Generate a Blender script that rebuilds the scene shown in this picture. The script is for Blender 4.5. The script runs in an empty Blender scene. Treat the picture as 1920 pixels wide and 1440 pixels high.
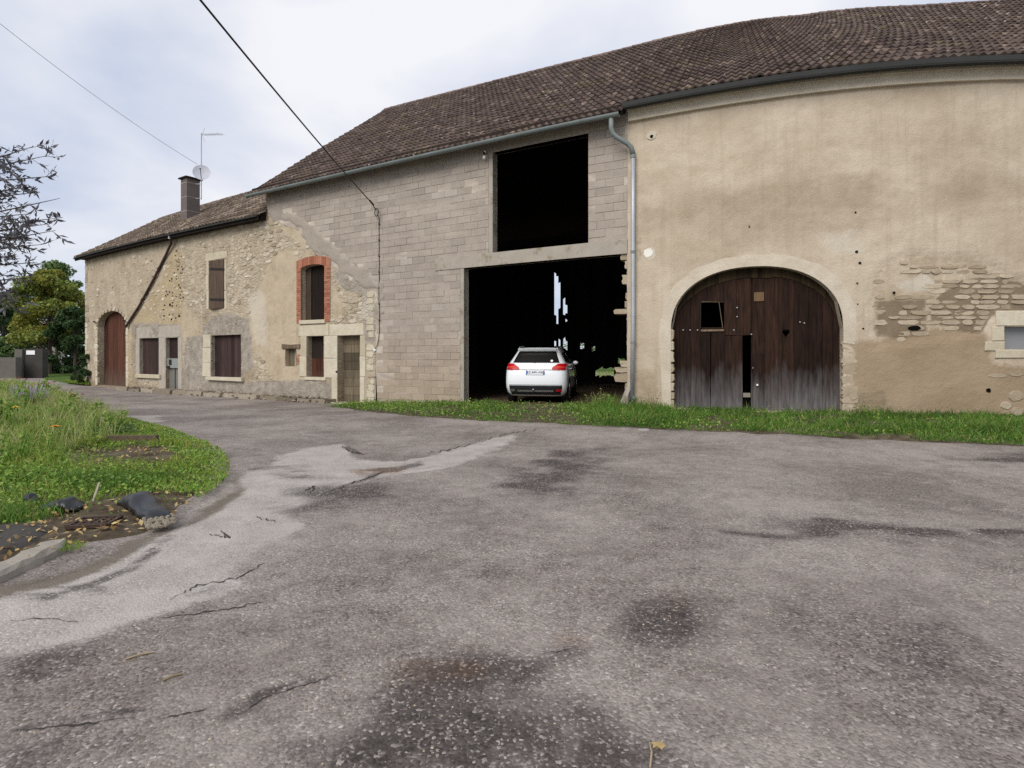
import bpy, bmesh, math, random
import numpy as np
from mathutils import Vector, Matrix
R = math.radians
rng = np.random.default_rng(7)
random.seed(7)
scene = bpy.context.scene
COL = scene.collection
# ------------------------------------------------------------------ camera
F, CX, HY, CH = 1050.0, 960.0, 668.0, 1.5          # focal length in photo pixels, image centre, horizon row, eye height
cam = bpy.data.cameras.new('camera'); camo = bpy.data.objects.new('camera', cam); COL.objects.link(camo)
camo.location = (0, 0, CH); camo.rotation_euler = (R(90), 0, 0)
cam.sensor_width = 36; cam.lens = 36*F/1920; cam.shift_y = -(720-HY)/1920
cam.clip_start = 0.05; cam.clip_end = 2000
scene.camera = camo
# ------------------------------------------------------------------ sky, sun, exposure
SUN_EL, SUN_AZ = R(42), R(212)                     # azimuth clockwise from +Y: behind the camera, to the left
w = bpy.data.worlds.new('World'); scene.world = w; w.use_nodes = True
nt = w.node_tree; N = nt.nodes; L = nt.links; N.clear()
out = N.new('ShaderNodeOutputWorld'); bg = N.new('ShaderNodeBackground'); bg.inputs['Strength'].default_value = 0.1
sky = N.new('ShaderNodeTexSky'); sky.sky_type = 'NISHITA'; sky.sun_disc = False
sky.sun_elevation = SUN_EL; sky.sun_rotation = SUN_AZ
tc = N.new('ShaderNodeTexCoord'); sep = N.new('ShaderNodeSeparateXYZ'); L.new(tc.outputs['Generated'], sep.inputs[0])
zz = N.new('ShaderNodeMath'); zz.operation = 'MAXIMUM'; zz.inputs[1].default_value = 0.0; L.new(sep.outputs[2], zz.inputs[0])
za = N.new('ShaderNodeMath'); za.operation = 'ADD'; za.inputs[1].default_value = 0.35; L.new(zz.outputs[0], za.inputs[0])
vd = N.new('ShaderNodeVectorMath'); vd.operation = 'DIVIDE'; L.new(tc.outputs['Generated'], vd.inputs[0])
cmb = N.new('ShaderNodeCombineXYZ')
for i in range(3): L.new(za.outputs[0], cmb.inputs[i])
L.new(cmb.outputs[0], vd.inputs[1])
n1 = N.new('ShaderNodeTexNoise'); n1.inputs['Scale'].default_value = 1.7; n1.inputs['Detail'].default_value = 7; n1.inputs['Roughness'].default_value = 0.5; n1.inputs['Distortion'].default_value = 0.25
L.new(vd.outputs[0], n1.inputs['Vector'])
rp = N.new('ShaderNodeValToRGB'); e = rp.color_ramp.elements
e[0].position = 0.37; e[0].color = (4.35, 4.85, 6.05, 1); e[1].position = 0.64; e[1].color = (6.8, 6.85, 7.2, 1)
L.new(n1.outputs['Fac'], rp.inputs[0])
n2 = N.new('ShaderNodeTexNoise'); n2.inputs['Scale'].default_value = 0.9; n2.inputs['Detail'].default_value = 5
L.new(vd.outputs[0], n2.inputs['Vector'])
r2 = N.new('ShaderNodeMapRange'); r2.inputs['From Min'].default_value = 0.3; r2.inputs['From Max'].default_value = 0.6; r2.inputs['To Min'].default_value = 0.80; r2.inputs['To Max'].default_value = 1.0
L.new(n2.outputs['Fac'], r2.inputs['Value'])
mx = N.new('ShaderNodeMix'); mx.data_type = 'RGBA'; L.new(r2.outputs[0], mx.inputs[0]); L.new(sky.outputs[0], mx.inputs[6]); L.new(rp.outputs[0], mx.inputs[7])
L.new(mx.outputs[2], bg.inputs['Color']); L.new(bg.outputs[0], out.inputs[0])
sl = bpy.data.lights.new('sun', 'SUN'); sl.energy = 2.0; sl.angle = R(40); sl.color = (1.0, 0.955, 0.88)
so = bpy.data.objects.new('sun', sl); COL.objects.link(so)
sd_ = Vector((math.sin(SUN_AZ)*math.cos(SUN_EL), math.cos(SUN_AZ)*math.cos(SUN_EL), math.sin(SUN_EL)))
so.rotation_euler = (-sd_).to_track_quat('-Z', 'Y').to_euler(); so.location = sd_*60
vs = scene.view_settings; vs.view_transform = 'Standard'; vs.look = 'None'; vs.gamma = 1; vs.exposure = 0.42; vs.use_curve_mapping = False
scene.render.engine = 'CYCLES'
scene.cycles.max_bounces = 5; scene.cycles.diffuse_bounces = 3; scene.cycles.transparent_max_bounces = 6
scene.cycles.use_denoising = False
# ------------------------------------------------------------------ helpers
WM = {}
def tag(o, label=None, cat=None, group=None, kind=None):
    if label: o['label'] = label
    if cat: o['category'] = cat
    if group: o['group'] = group
    if kind: o['kind'] = kind
    return o
def thing(name, label, cat, loc=(0, 0, 0), rotz=0.0, group=None):
    o = bpy.data.objects.new(name, None); COL.objects.link(o)
    o.location = loc; o.rotation_euler = (0, 0, rotz); o.empty_display_size = 0.2
    WM[o.name] = Matrix.Translation(loc) @ Matrix.Rotation(rotz, 4, 'Z')
    return tag(o, label, cat, group)
def adopt(o, p, local=False):
    if p is not None:
        o.parent = p
        if not local and p.name in WM: o.matrix_parent_inverse = WM[p.name].inverted()
    return o
def link(name, me, mat=None, parent=None, local=False):
    o = bpy.data.objects.new(name, me); COL.objects.link(o)
    if mat is not None and len(me.materials) == 0: me.materials.append(mat)
    return adopt(o, parent, local)
def mesh_obj(name, v, f, mat, parent=None, smooth=False, local=False, attrs=None):
    me = bpy.data.meshes.new(name); me.from_pydata([tuple(p) for p in v], [], f)
    if smooth: me.polygons.foreach_set('use_smooth', [True]*len(me.polygons))
    if attrs:
        for k, a in attrs.items():
            at = me.attributes.new(k, 'FLOAT', 'POINT'); at.data.foreach_set('value', np.asarray(a, np.float32))
    me.update()
    return link(name, me, mat, parent, local)
def tri_mesh(name, V, T, mat, parent=None, smooth=False, attrs=None):
    V = np.asarray(V, np.float32).reshape(-1, 3); T = np.asarray(T, np.int32).reshape(-1, 3)
    me = bpy.data.meshes.new(name); me.vertices.add(len(V)); me.vertices.foreach_set('co', V.ravel())
    me.loops.add(T.size); me.loops.foreach_set('vertex_index', T.ravel())
    me.polygons.add(len(T)); me.polygons.foreach_set('loop_start', np.arange(0, T.size, 3, dtype=np.int32))
    me.polygons.foreach_set('use_smooth', np.full(len(T), bool(smooth)))
    if attrs:
        for k, a in attrs.items():
            at = me.attributes.new(k, 'FLOAT', 'POINT'); at.data.foreach_set('value', np.asarray(a, np.float32))
    me.update(calc_edges=True)
    return link(name, me, mat, parent)
def sstep(a, b, x):
    t = np.clip((np.asarray(x, float)-a)/(b-a), 0, 1); return t*t*(3-2*t)
def _h(i, j, s):
    n = (i*374761393 + j*668265263 + s*1442695041) & 0x7fffffff
    n = ((n ^ (n >> 13))*1274126177) & 0x7fffffff
    return ((n ^ (n >> 16)) & 0xffff)/65535.0
def vn(x, y, s=0):
    """smooth value noise 0..1, arrays"""
    x = np.asarray(x, float); y = np.asarray(y, float)
    i = np.floor(x).astype(np.int64); j = np.floor(y).astype(np.int64); fx = x-i; fy = y-j
    fx = fx*fx*(3-2*fx); fy = fy*fy*(3-2*fy)
    return (_h(i, j, s)*(1-fx)+_h(i+1, j, s)*fx)*(1-fy)+(_h(i, j+1, s)*(1-fx)+_h(i+1, j+1, s)*fx)*fy
def fbm(x, y, s=0, o=4):
    a, t, r = 0.5, 0.0, 0.0
    for k in range(o):
        r = r + a*vn(np.asarray(x)*2**k, np.asarray(y)*2**k, s+k); t += a; a *= .5
    return r/t
def poly_sd(x, y, poly):
    """signed distance (positive inside) of arrays to a polygon"""
    x = np.asarray(x, float); y = np.asarray(y, float); P = np.asarray(poly, float)
    d = np.full(x.shape, 1e9); ins = np.zeros(x.shape, bool)
    for k in range(len(P)):
        ax, ay = P[k]; bx, by = P[(k+1) % len(P)]
        ex, ey = bx-ax, by-ay
        t = np.clip(((x-ax)*ex+(y-ay)*ey)/(ex*ex+ey*ey+1e-9), 0, 1)
        d = np.minimum(d, np.hypot(x-ax-t*ex, y-ay-t*ey))
        c = (ay > y) != (by > y)
        ins ^= c & (x < ex*(y-ay)/(ey if abs(ey) > 1e-9 else 1e-9)+ax)
    return np.where(ins, d, -d)
def line_d(x, y, pts):
    d = np.full(np.shape(x), 1e9)
    for (ax, ay), (bx, by) in zip(pts[:-1], pts[1:]):
        ex, ey = bx-ax, by-ay
        t = np.clip(((x-ax)*ex+(y-ay)*ey)/(ex*ex+ey*ey+1e-9), 0, 1)
        d = np.minimum(d, np.hypot(x-ax-t*ex, y-ay-t*ey))
    return d
# ------------------------------------------------------------------ the bent street front in plan: u metres along it, n metres out of it
_kx = np.array([60, 150, 325, 500, 816, 1165, 1330, 1484, 1658, 1920, 2150.])
_ks = np.array([29.3, 33.45, 41.6, 49.8, 59.7, 72.1, 76.9, 80.7, 83.7, 85.3, 85.6])
_pc = np.polyfit((_kx-1000)/1000, _ks, 5)
_tx = np.arange(60, 2801, 1.0); _ts = np.polyval(_pc, (np.minimum(_tx, 2150)-1000)/1000)
_X = (_tx-CX)/_ts; _Y = F/_ts
_U = np.concatenate([[0], np.cumsum(np.hypot(np.diff(_X), np.diff(_Y)))])
_dx = np.gradient(_X, _U); _dy = np.gradient(_Y, _U)
_k = np.ones(61)/61
_dx = np.convolve(np.pad(_dx, 30, 'edge'), _k, 'valid'); _dy = np.convolve(np.pad(_dy, 30, 'edge'), _k, 'valid')
_l = np.hypot(_dx, _dy); _dx /= _l; _dy /= _l
def W(u, n=0.0, z=0.0):
    x = np.interp(u, _U, _X); y = np.interp(u, _U, _Y); a = np.interp(u, _U, _dx); b = np.interp(u, _U, _dy)
    r = np.empty(np.broadcast(u, n, z).shape+(3,)); r[..., 0] = x+b*n; r[..., 1] = y-a*n; r[..., 2] = z
    return r
def tang(u): return Vector((float(np.interp(u, _U, _dx)), float(np.interp(u, _U, _dy)), 0)).normalized()
def nout(u):
    t = tang(u); return Vector((t.y, -t.x, 0))
_fc = {}
def FA(px, py, n=0.0):
    """photo pixel on the surface n metres in front of the street front -> (u, z)"""
    if n not in _fc:
        Xn = _X+_dy*n; Yn = _Y-_dx*n; _fc[n] = (CX+F*Xn/Yn, Yn)
    p, Yn = _fc[n]
    u = np.interp(px, p, _U); s = F/np.interp(u, _U, Yn)
    return (float(u), float(CH+(HY-py)/s)) if np.isscalar(px) else (u, CH+(HY-py)/s)
def UU(px): return float(np.interp(px, _tx, _U))
def ZZ(px, py): return float(CH+(HY-py)/np.interp(px, _tx, _ts))
def PX(u, z):
    px = np.interp(u, _U, _tx); return px, HY-(z-CH)*np.interp(px, _tx, _ts)
def proj(P):
    P = np.asarray(P, float); return CX+F*P[..., 0]/P[..., 1], HY-F*(P[..., 2]-CH)/P[..., 1]
# ------------------------------------------------------------------ terrain
_fpx = np.array([60, 160, 322, 500, 657, 760, 870, 1000, 1170, 1260, 1580, 1920, 2150.])
_fz = np.array([-.09, -.09, -.14, -.12, -.12, -.02, .08, .10, .15, .15, .16, .14, .14])
_wu = np.linspace(0, _U[-1], 240); _wX = np.interp(_wu, _U, _X); _wY = np.interp(_wu, _U, _Y); _wz = np.interp(np.interp(_wu, _U, _tx), _fpx, _fz)
_wdx = np.interp(_wu, _U, _dx); _wdy = np.interp(_wu, _U, _dy)
def ZG(x, y):
    x = np.asarray(x, float); y = np.asarray(y, float); sh = np.broadcast(x, y).shape
    xf = np.broadcast_to(x, sh).ravel(); yf = np.broadcast_to(y, sh).ravel(); o = np.empty(xf.size)
    for c in range(0, xf.size, 20000):
        a = xf[c:c+20000, None]; b = yf[c:c+20000, None]
        d = np.hypot(a-_wX, b-_wY); k = d.argmin(1); r = np.arange(len(k))
        d = d[r, k]; side = (a[:, 0]-_wX[k])*_wdy[k]-(b[:, 0]-_wY[k])*_wdx[k]
        d = np.where(side < 0, 0, d)
        o[c:c+20000] = _wz[k]*(1-sstep(1.0, 7.0, d))
    return o.reshape(sh) if sh else float(o[0])
def G(px, py, h=0.0):
    """photo pixel on the ground (h above it) -> world point"""
    z = 0.0
    for _ in range(12):
        Y = (CH-z-h)*F/(py-HY); X = (px-CX)/F*Y; z = float(ZG(X, Y))
    return Vector((X, Y, z+h))
def GP(pts): return [tuple(G(*p)[:2]) for p in pts]
# ------------------------------------------------------------------ mesh builder
class MB:
    def __init__(s): s.v = []; s.f = []
    def add(s, v, f):
        b = len(s.v); s.v += [tuple(map(float, p)) for p in v]; s.f += [tuple(i+b for i in q) for q in f]; return s
    def hexa(s, c): return s.add(c, [(0, 3, 2, 1), (4, 5, 6, 7), (0, 1, 5, 4), (1, 2, 6, 5), (2, 3, 7, 6), (3, 0, 4, 7)])
    def fbox(s, u0, u1, z0, z1, n0, n1, seg=1.2):
        """box on the street front"""
        k = max(1, int(math.ceil((u1-u0)/seg)))
        us = np.linspace(u0, u1, k+1); v = []; f = []
        for u in us: v += [W(u, n0, z0), W(u, n1, z0), W(u, n1, z1), W(u, n0, z1)]
        for i in range(k):
            a = 4*i; b = a+4
            for j in range(4): f.append((a+j, a+(j+1) % 4, b+(j+1) % 4, b+j))
        f += [(3, 2, 1, 0), (4*k, 4*k+1, 4*k+2, 4*k+3)]
        return s.add(v, f)
    def fprism(s, pts, n0, n1):
        """polygon of (u, z) extruded from n0 to n1"""
        k = len(pts); v = [W(u, n0, z) for u, z in pts]+[W(u, n1, z) for u, z in pts]
        return s.add(v, [tuple(range(k)), tuple(range(2*k-1, k-1, -1))]+[(i, k+i, k+(i+1) % k, (i+1) % k) for i in range(k)])
    def pbox(s, x0, x1, y0, y1, n0, n1):
        """box from a pixel rectangle on the street front (y0 top, y1 bottom)"""
        xm = (x0+x1)/2
        return s.fbox(UU(x0), UU(x1), ZZ(xm, y1), ZZ(xm, y0), n0, n1)
    def wbox(s, c, size, rz=0.0, M=None):
        x, y, z = [a/2 for a in size]; m = M if M is not None else Matrix.Rotation(rz, 3, 'Z'); c = Vector(c)
        return s.hexa([c+m @ Vector(p) for p in ((-x, -y, -z), (x, -y, -z), (x, y, -z), (-x, y, -z), (-x, -y, z), (x, -y, z), (x, y, z), (-x, y, z))])
    def tube(s, pts, r, k=8, cap=True):
        pts = [Vector(p) for p in pts]; n = len(pts); rr = r if hasattr(r, '__len__') else [r]*n; v = []; f = []
        up = None
        for i, p in enumerate(pts):
            d = (pts[min(i+1, n-1)]-pts[max(i-1, 0)]).normalized()
            if up is None: up = d.orthogonal().normalized()
            a = (up-d*up.dot(d)).normalized(); up = a; b = d.cross(a)
            for j in range(k):
                t = 2*math.pi*j/k; v.append(p+(a*math.cos(t)+b*math.sin(t))*rr[i])
        for i in range(n-1):
            for j in range(k): f.append((i*k+j, i*k+(j+1) % k, (i+1)*k+(j+1) % k, (i+1)*k+j))
        if cap: f += [tuple(range(k-1, -1, -1)), tuple(range((n-1)*k, n*k))]
        return s.add(v, f)
    def stone(s, u, z, w, h, n, dep=0.05, k=8, sq=3.0):
        """one roughly cut stone bedded in the wall"""
        v = []; ph = random.random()
        for ring, (sc, nn) in enumerate(((1.0, n-dep), (1.0, n-.35*dep*random.random()-.004), (0.93, n))):
            for j in range(k):
                t = 2*math.pi*(j+.5)/k; c, si = math.cos(t), math.sin(t)
                q = (abs(c)**sq+abs(si)**sq)**(-1/sq)
                if ring == 0: s._j = getattr(s, '_j', {}); s._j[j] = 1+random.uniform(-.16, .1)
                g = s._j[j]*sc*q
                v.append(W(u+c*g*w/2, nn+random.uniform(-.006, .006)*(ring == 2), z+si*g*h/2))
        f = [tuple(range(2*k, 3*k))]
        for r_ in range(2):
            for j in range(k): f.append((r_*k+j, r_*k+(j+1) % k, (r_+1)*k+(j+1) % k, (r_+1)*k+j))
        return s.add(v, f)
    def ico(s, c, r, sub=1, jit=0.0, sc=(1, 1, 1)):
        bm = bmesh.new(); bmesh.ops.create_icosphere(bm, subdivisions=sub, radius=1)
        bm.verts.ensure_lookup_table()
        v = [Vector(c)+Vector((p.co.x*r*sc[0], p.co.y*r*sc[1], p.co.z*r*sc[2]))*(1+random.uniform(-jit, jit)) for p in bm.verts]
        f = [tuple(q.index for q in a.verts) for a in bm.faces]; bm.free(); return s.add(v, f)
    def build(s, name, mat, parent=None, smooth=False, local=False, kind=None, label=None):
        o = mesh_obj(name, s.v, s.f, mat, parent, smooth, local); 
        if kind: o['kind'] = kind
        if label: o['label'] = label
        return o
# ------------------------------------------------------------------ material builder
class Mt:
    def __init__(s, name):
        s.m = bpy.data.materials.new(name); s.m.use_nodes = True; s.t = s.m.node_tree; s.t.nodes.clear()
        s.geo = s.t.nodes.new('ShaderNodeNewGeometry'); s.p = s.geo.outputs['Position']
    def n(s, ty, **kw):
        o = s.t.nodes.new('ShaderNode'+ty)
        for k, v in kw.items(): setattr(o, k, v)
        return o
    def put(s, sock, v):
        if hasattr(v, 'is_output'): s.t.links.new(v, sock)
        elif v is not None:
            if isinstance(v, (tuple, list)) and len(v) == 3 and sock.type == 'RGBA': v = (*v, 1)
            sock.default_value = v
    def vs(s, sc, vec=None):
        o = s.n('VectorMath', operation='MULTIPLY'); s.put(o.inputs[0], vec or s.p); o.inputs[1].default_value = sc if hasattr(sc, '__len__') else (sc,)*3; return o.outputs[0]
    def noise(s, scale, detail=4, rough=.55, vec=None, dist=0.0, out='Fac'):
        o = s.n('TexNoise'); s.put(o.inputs['Vector'], vec or s.p); o.inputs['Scale'].default_value = scale; o.inputs['Detail'].default_value = detail; o.inputs['Roughness'].default_value = rough; o.inputs['Distortion'].default_value = dist; return o.outputs[out]
    def vor(s, scale, vec=None, feature='F1', out='Distance'):
        o = s.n('TexVoronoi', feature=feature); s.put(o.inputs['Vector'], vec or s.p); o.inputs['Scale'].default_value = scale; return o.outputs[out]
    def ramp(s, fac, stops):
        o = s.n('ValToRGB'); s.put(o.inputs[0], fac); el = o.color_ramp.elements
        while len(el) < len(stops): el.new(0.5)
        for e_, (p, c) in zip(el, stops): e_.position = p; e_.color = (*c, 1) if hasattr(c, '__len__') else (c, c, c, 1)
        return o.outputs[0]
    def mix(s, f, a, b, mode='MIX'):
        o = s.n('Mix', data_type='RGBA', blend_type=mode); s.put(o.inputs[0], f); s.put(o.inputs[6], a); s.put(o.inputs[7], b); return o.outputs[2]
    def math(s, op, a, b=None, c=None, clamp=False):
        o = s.n('Math', operation=op, use_clamp=clamp); s.put(o.inputs[0], a)
        if b is not None: s.put(o.inputs[1], b)
        if c is not None: s.put(o.inputs[2], c)
        return o.outputs[0]
    def mr(s, v, a, b, c=0.0, d=1.0):
        o = s.n('MapRange'); s.put(o.inputs[0], v); 
        for i, q in enumerate((a, b, c, d)): o.inputs[i+1].default_value = q
        return o.outputs[0]
    def attr(s, name): return s.n('Attribute', attribute_name=name).outputs['Fac']
    def rnd(s):
        """one random number for each object and each loose piece of a mesh"""
        return s.math('FRACT', s.math('ADD', s.n('ObjectInfo').outputs['Random'], s.geo.outputs['Random Per Island']))
    def sep(s, k): 
        o = s.n('SeparateXYZ'); s.put(o.inputs[0], s.p); return o.outputs[k]
    def bump(s, h, st=.3, d=.02, nrm=None):
        o = s.n('Bump'); s.put(o.inputs['Height'], h); o.inputs['Strength'].default_value = st; o.inputs['Distance'].default_value = d
        if nrm is not None: s.put(o.inputs['Normal'], nrm)
        return o.outputs[0]
    def out(s, col, rough=.85, nrm=None, metal=0.0, spec=.3, alpha=None, emit=None, trans=0.0, coat=0.0):
        b = s.n('BsdfPrincipled'); s.put(b.inputs['Base Color'], col); s.put(b.inputs['Roughness'], rough); s.put(b.inputs['Metallic'], metal); s.put(b.inputs['Specular IOR Level'], spec)
        if nrm is not None: s.put(b.inputs['Normal'], nrm)
        if coat: b.inputs['Coat Weight'].default_value = coat; b.inputs['Coat Roughness'].default_value = .05
        sh = b.outputs[0]
        if trans:
            t = s.n('BsdfTranslucent'); s.put(t.inputs[0], col); m = s.n('MixShader'); m.inputs[0].default_value = trans; s.t.links.new(sh, m.inputs[1]); s.t.links.new(t.outputs[0], m.inputs[2]); sh = m.outputs[0]
        o = s.n('OutputMaterial'); s.t.links.new(sh, o.inputs[0]); return s.m
M = {}
# ------------------------------------------------------------------ materials
def simple(name, col, rough=.7, metal=0.0, spec=.3, var=.15, scale=6, bump=0.0, coat=0.0):
    m = Mt(name); n = m.noise(scale, 4)
    c = m.mix(n, tuple(max(0, a*(1-var)) for a in col), tuple(a*(1+var) for a in col))
    M[name] = m.out(c, rough, m.bump(m.noise(scale*8, 3), bump, .01) if bump else None, metal, spec, coat=coat)
def rgb(r, g, b):
    f = lambda c: (c/255/12.92 if c/255 <= .04045 else ((c/255+.055)/1.055)**2.4); return (f(r), f(g), f(b))
# road: worn chip-seal with tar showing, old concrete gutter strip, cracks
m = Mt('road')
cellr = m.vor(78, out='Color'); sx = m.n('SeparateColor'); m.put(sx.inputs[0], cellr)
chips = m.ramp(sx.outputs[0], [(0, (.10, .083, .072)), (.3, (.185, .157, .139)), (.62, (.275, .237, .212)), (.88, (.345, .302, .272)), (.975, (.44, .395, .36)), (1, (.62, .575, .535))])
c2 = m.vor(44, out='Color'); s2 = m.n('SeparateColor'); m.put(s2.inputs[0], c2)
chips = m.mix(m.mr(s2.outputs[1], .55, 1, 0, .5), chips, (.31, .272, .245))
big = m.noise(.55, 6, .62); fine = m.noise(5, 6, .7)
wear = m.math('ADD', m.math('MULTIPLY', big, .65), m.math('MULTIPLY', fine, .35))
chips = m.mix(m.mr(m.noise(1.3, 5, .65), .42, .66, 0, .5), chips, m.mix(m.noise(18, 5, .7), (.17, .145, .128), (.34, .295, .265)))
col = m.mix(m.mr(wear, .41, .59), m.mix(1, chips, (.66, .64, .635), 'MULTIPLY'), m.mix(.35, chips, (.37, .325, .292)))
jit = m.math('ADD', m.math('MULTIPLY', m.math('SUBTRACT', m.noise(3.5, 6, .68), .5), .95), m.math('MULTIPLY', m.math('SUBTRACT', m.noise(26, 4, .7), .5), .8))
con = m.mr(m.math('ADD', m.attr('conc'), jit), .40, .64)
ccol = m.mix(m.noise(2.2, 6, .65), (.37, .335, .30), (.52, .48, .44)); ccol = m.mix(m.mr(m.noise(60, 2), .55, .8, 0, .5), ccol, (.22, .2, .185))
ccol = m.mix(m.mr(m.noise(2.5, 6, .7), .35, .7, .15, .75), ccol, chips)
col = m.mix(con, col, ccol)
jit2 = m.math('ADD', jit, m.math('MULTIPLY', m.math('SUBTRACT', m.noise(1.1, 5, .6, m.vs((.6, 1.6, 1))), .5), .8))
dk = m.mr(m.math('ADD', m.attr('dark'), jit2), .3, 1.0, 0, .92)
tar = m.mix(m.mr(sx.outputs[0], .80, .97), m.mix(1, col, (.27, .255, .26), 'MULTIPLY'), m.mix(1, col, (.8, .79, .8), 'MULTIPLY'))
col = m.mix(dk, col, tar)
rs = m.mr(m.math('ADD', m.attr('rust'), jit), .4, .9, 0, .55)
col = m.mix(rs, col, m.mix(1, col, (1.0, .70, .48), 'MULTIPLY'))
mo = m.mr(m.math('ADD', m.attr('dirt'), m.math('MULTIPLY', jit, 1.3)), .35, .85, 0, .9)
col = m.mix(mo, col, m.mix(fine, (.075, .058, .043), (.19, .155, .12)))
hgt = m.math('ADD', m.math('MULTIPLY', m.math('SUBTRACT', 1.0, m.vor(78)), .6), m.math('MULTIPLY', fine, .8))
M['road'] = m.out(col, m.mr(dk, 0, 1, .88, .7), m.bump(hgt, .6, .012), spec=.25)
# bare soil and litter
m = Mt('soil'); n = m.noise(4, 8, .7); c = m.ramp(n, [(.3, (.035, .026, .018)), (.5, (.085, .066, .045)), (.7, (.17, .14, .10))])
M['soil'] = m.out(c, .95, m.bump(m.noise(40, 5), .6, .02), spec=.1)
m = Mt('turf'); n = m.noise(3, 8, .7); c = m.ramp(n, [(.32, (.05, .042, .022)), (.46, (.035, .06, .014)), (.65, (.07, .12, .025))])
c = m.mix(.5, c, (.09, .15, .03)); M['turf'] = m.out(c, .95, m.bump(m.noise(50, 4), .8, .03), spec=.1)
def foliage(name, cols, tr=.3, patch=None):
    m = Mt(name); c = m.ramp(m.rnd(), [(i/(len(cols)-1), k) for i, k in enumerate(cols)])
    if patch: c = m.mix(m.mr(m.noise(patch[0], 3), .45, .62), c, m.mix(.6, c, patch[1]))
    M[name] = m.out(c, .6, spec=.25, trans=tr)
foliage('grass', [(.09, .19, .024), (.17, .32, .036), (.26, .42, .055), (.14, .27, .034), (.34, .42, .08), (.46, .38, .15)], .35, (.7, (.26, .27, .05)))
foliage('grass_lush', [(.045, .125, .018), (.08, .20, .026), (.13, .27, .036), (.20, .31, .055), (.31, .31, .11)], .35, (.8, (.035, .085, .012)))
foliage('meadow', [(.18, .30, .05), (.30, .42, .09), (.42, .46, .15), (.52, .46, .26), (.22, .34, .08), (.40, .32, .18)], .35)
foliage('weed', [(.09, .19, .035), (.17, .31, .05), (.25, .38, .065), (.32, .40, .10)], .35)
foliage('tree_olive', [(.11, .16, .045), (.22, .29, .07), (.34, .37, .075), (.27, .31, .075), (.16, .23, .06)], .35, (.35, (.26, .22, .03)))
foliage('tree_dark', [(.025, .05, .017), (.045, .085, .027), (.07, .115, .036)], .25)
foliage('tree_mid', [(.075, .13, .045), (.13, .21, .065), (.20, .27, .085)], .3)
foliage('plum', [(.07, .06, .08), (.12, .11, .13), (.19, .18, .21), (.11, .12, .10), (.15, .14, .16)], .25)
foliage('litter', [(.40, .24, .09), (.50, .36, .14), (.28, .16, .07), (.16, .09, .05), (.58, .44, .18), (.42, .33, .20)], .1)
foliage('straw', [(.36, .28, .16), (.26, .2, .11), (.42, .34, .22)], .1)
simple('bark', (.075, .058, .045), .95, var=.4, scale=9, bump=.5)
simple('petal_red', (.62, .05, .03), .6); simple('petal_orange', (.80, .32, .02), .6); simple('petal_yellow', (.85, .62, .05), .6); simple('petal_dark', (.16, .015, .02), .6)
simple('flower_heart', (.10, .05, .02), .8); simple('lavender', (.34, .33, .34), .8)
# farmhouse rubble wall in worn lime mortar
m = Mt('house_wall')
n1 = m.noise(1.1, 6, .6); n2 = m.noise(9, 6, .65)
mort = m.mix(m.mr(n1, .3, .7), (.36, .295, .215), (.54, .46, .35)); mort = m.mix(m.mr(n2, .35, .7, 0, .6), mort, (.29, .235, .165))
vo = m.n('TexVoronoi'); m.put(vo.inputs['Vector'], m.vs((3.1, 3.1, 6.2), m.p)); vo.inputs['Scale'].default_value = 1.35
edge = m.n('TexVoronoi', feature='DISTANCE_TO_EDGE'); m.put(edge.inputs['Vector'], m.vs((3.1, 3.1, 6.2), m.p)); edge.inputs['Scale'].default_value = 1.35
sc = m.n('SeparateColor'); m.put(sc.inputs[0], vo.outputs['Color'])
ston = m.ramp(sc.outputs[0], [(0, (.36, .295, .20)), (.5, (.46, .395, .29)), (1, (.55, .49, .385))])
show = m.math('MULTIPLY', m.mr(edge.outputs[0], .05, .16), m.mr(m.math('ADD', m.attr('rub'), m.math('MULTIPLY', m.math('SUBTRACT', m.noise(1.7, 4), .5), .9)), .35, .65))
col = m.mix(m.math('MULTIPLY', show, .65), mort, ston)
jit = m.math('ADD', m.math('MULTIPLY', m.math('SUBTRACT', m.noise(1.8, 7, .7), .5), 1.0), m.math('MULTIPLY', m.math('SUBTRACT', m.noise(9, 4, .6), .5), .35))
ye = m.mr(m.math('ADD', m.attr('yel'), jit), .35, .75, 0, .5); col = m.mix(ye, col, (.43, .325, .18))
sm = m.mr(m.math('ADD', m.attr('smooth'), jit), .34, .70); smc = m.mix(m.noise(2.4, 6, .6), (.40, .32, .22), (.54, .455, .34)); col = m.mix(sm, col, smc)
gr = m.mr(m.math('ADD', m.attr('grey'), m.math('MULTIPLY', jit, .7)), .40, .62); grc = m.mix(m.mr(m.noise(3.5, 7, .7), .3, .7), (.22, .19, .155), (.43, .385, .325)); col = m.mix(gr, col, grc)
wt = m.mr(m.math('ADD', m.attr('white'), jit), .42, .75, 0, .8); col = m.mix(wt, col, (.54, .485, .395))
dirty = m.mr(m.noise(1.5, 7, .72, m.vs((1, 1, .6))), .5, .72, 0, .5); col = m.mix(dirty, col, m.mix(1, col, (.60, .55, .50), 'MULTIPLY'))
dp = m.mr(m.math('ADD', m.attr('damp_shade'), jit), .35, .9, 0, .7); col = m.mix(dp, col, m.mix(1, col, (.48, .43, .38), 'MULTIPLY'))  # damp at the foot, plus eaves shade painted along the wall top
sp = m.mr(m.noise(17, 4, .65), .62, .70); col = m.mix(m.math('MULTIPLY', sp, .65), col, (.12, .09, .06))
hh = m.math('ADD', m.math('MULTIPLY', show, m.math('SUBTRACT', 1.0, sm)), m.math('MULTIPLY', n2, .5))
M['house_wall'] = m.out(col, .93, m.bump(hh, .55, .03), spec=.12)
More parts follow.
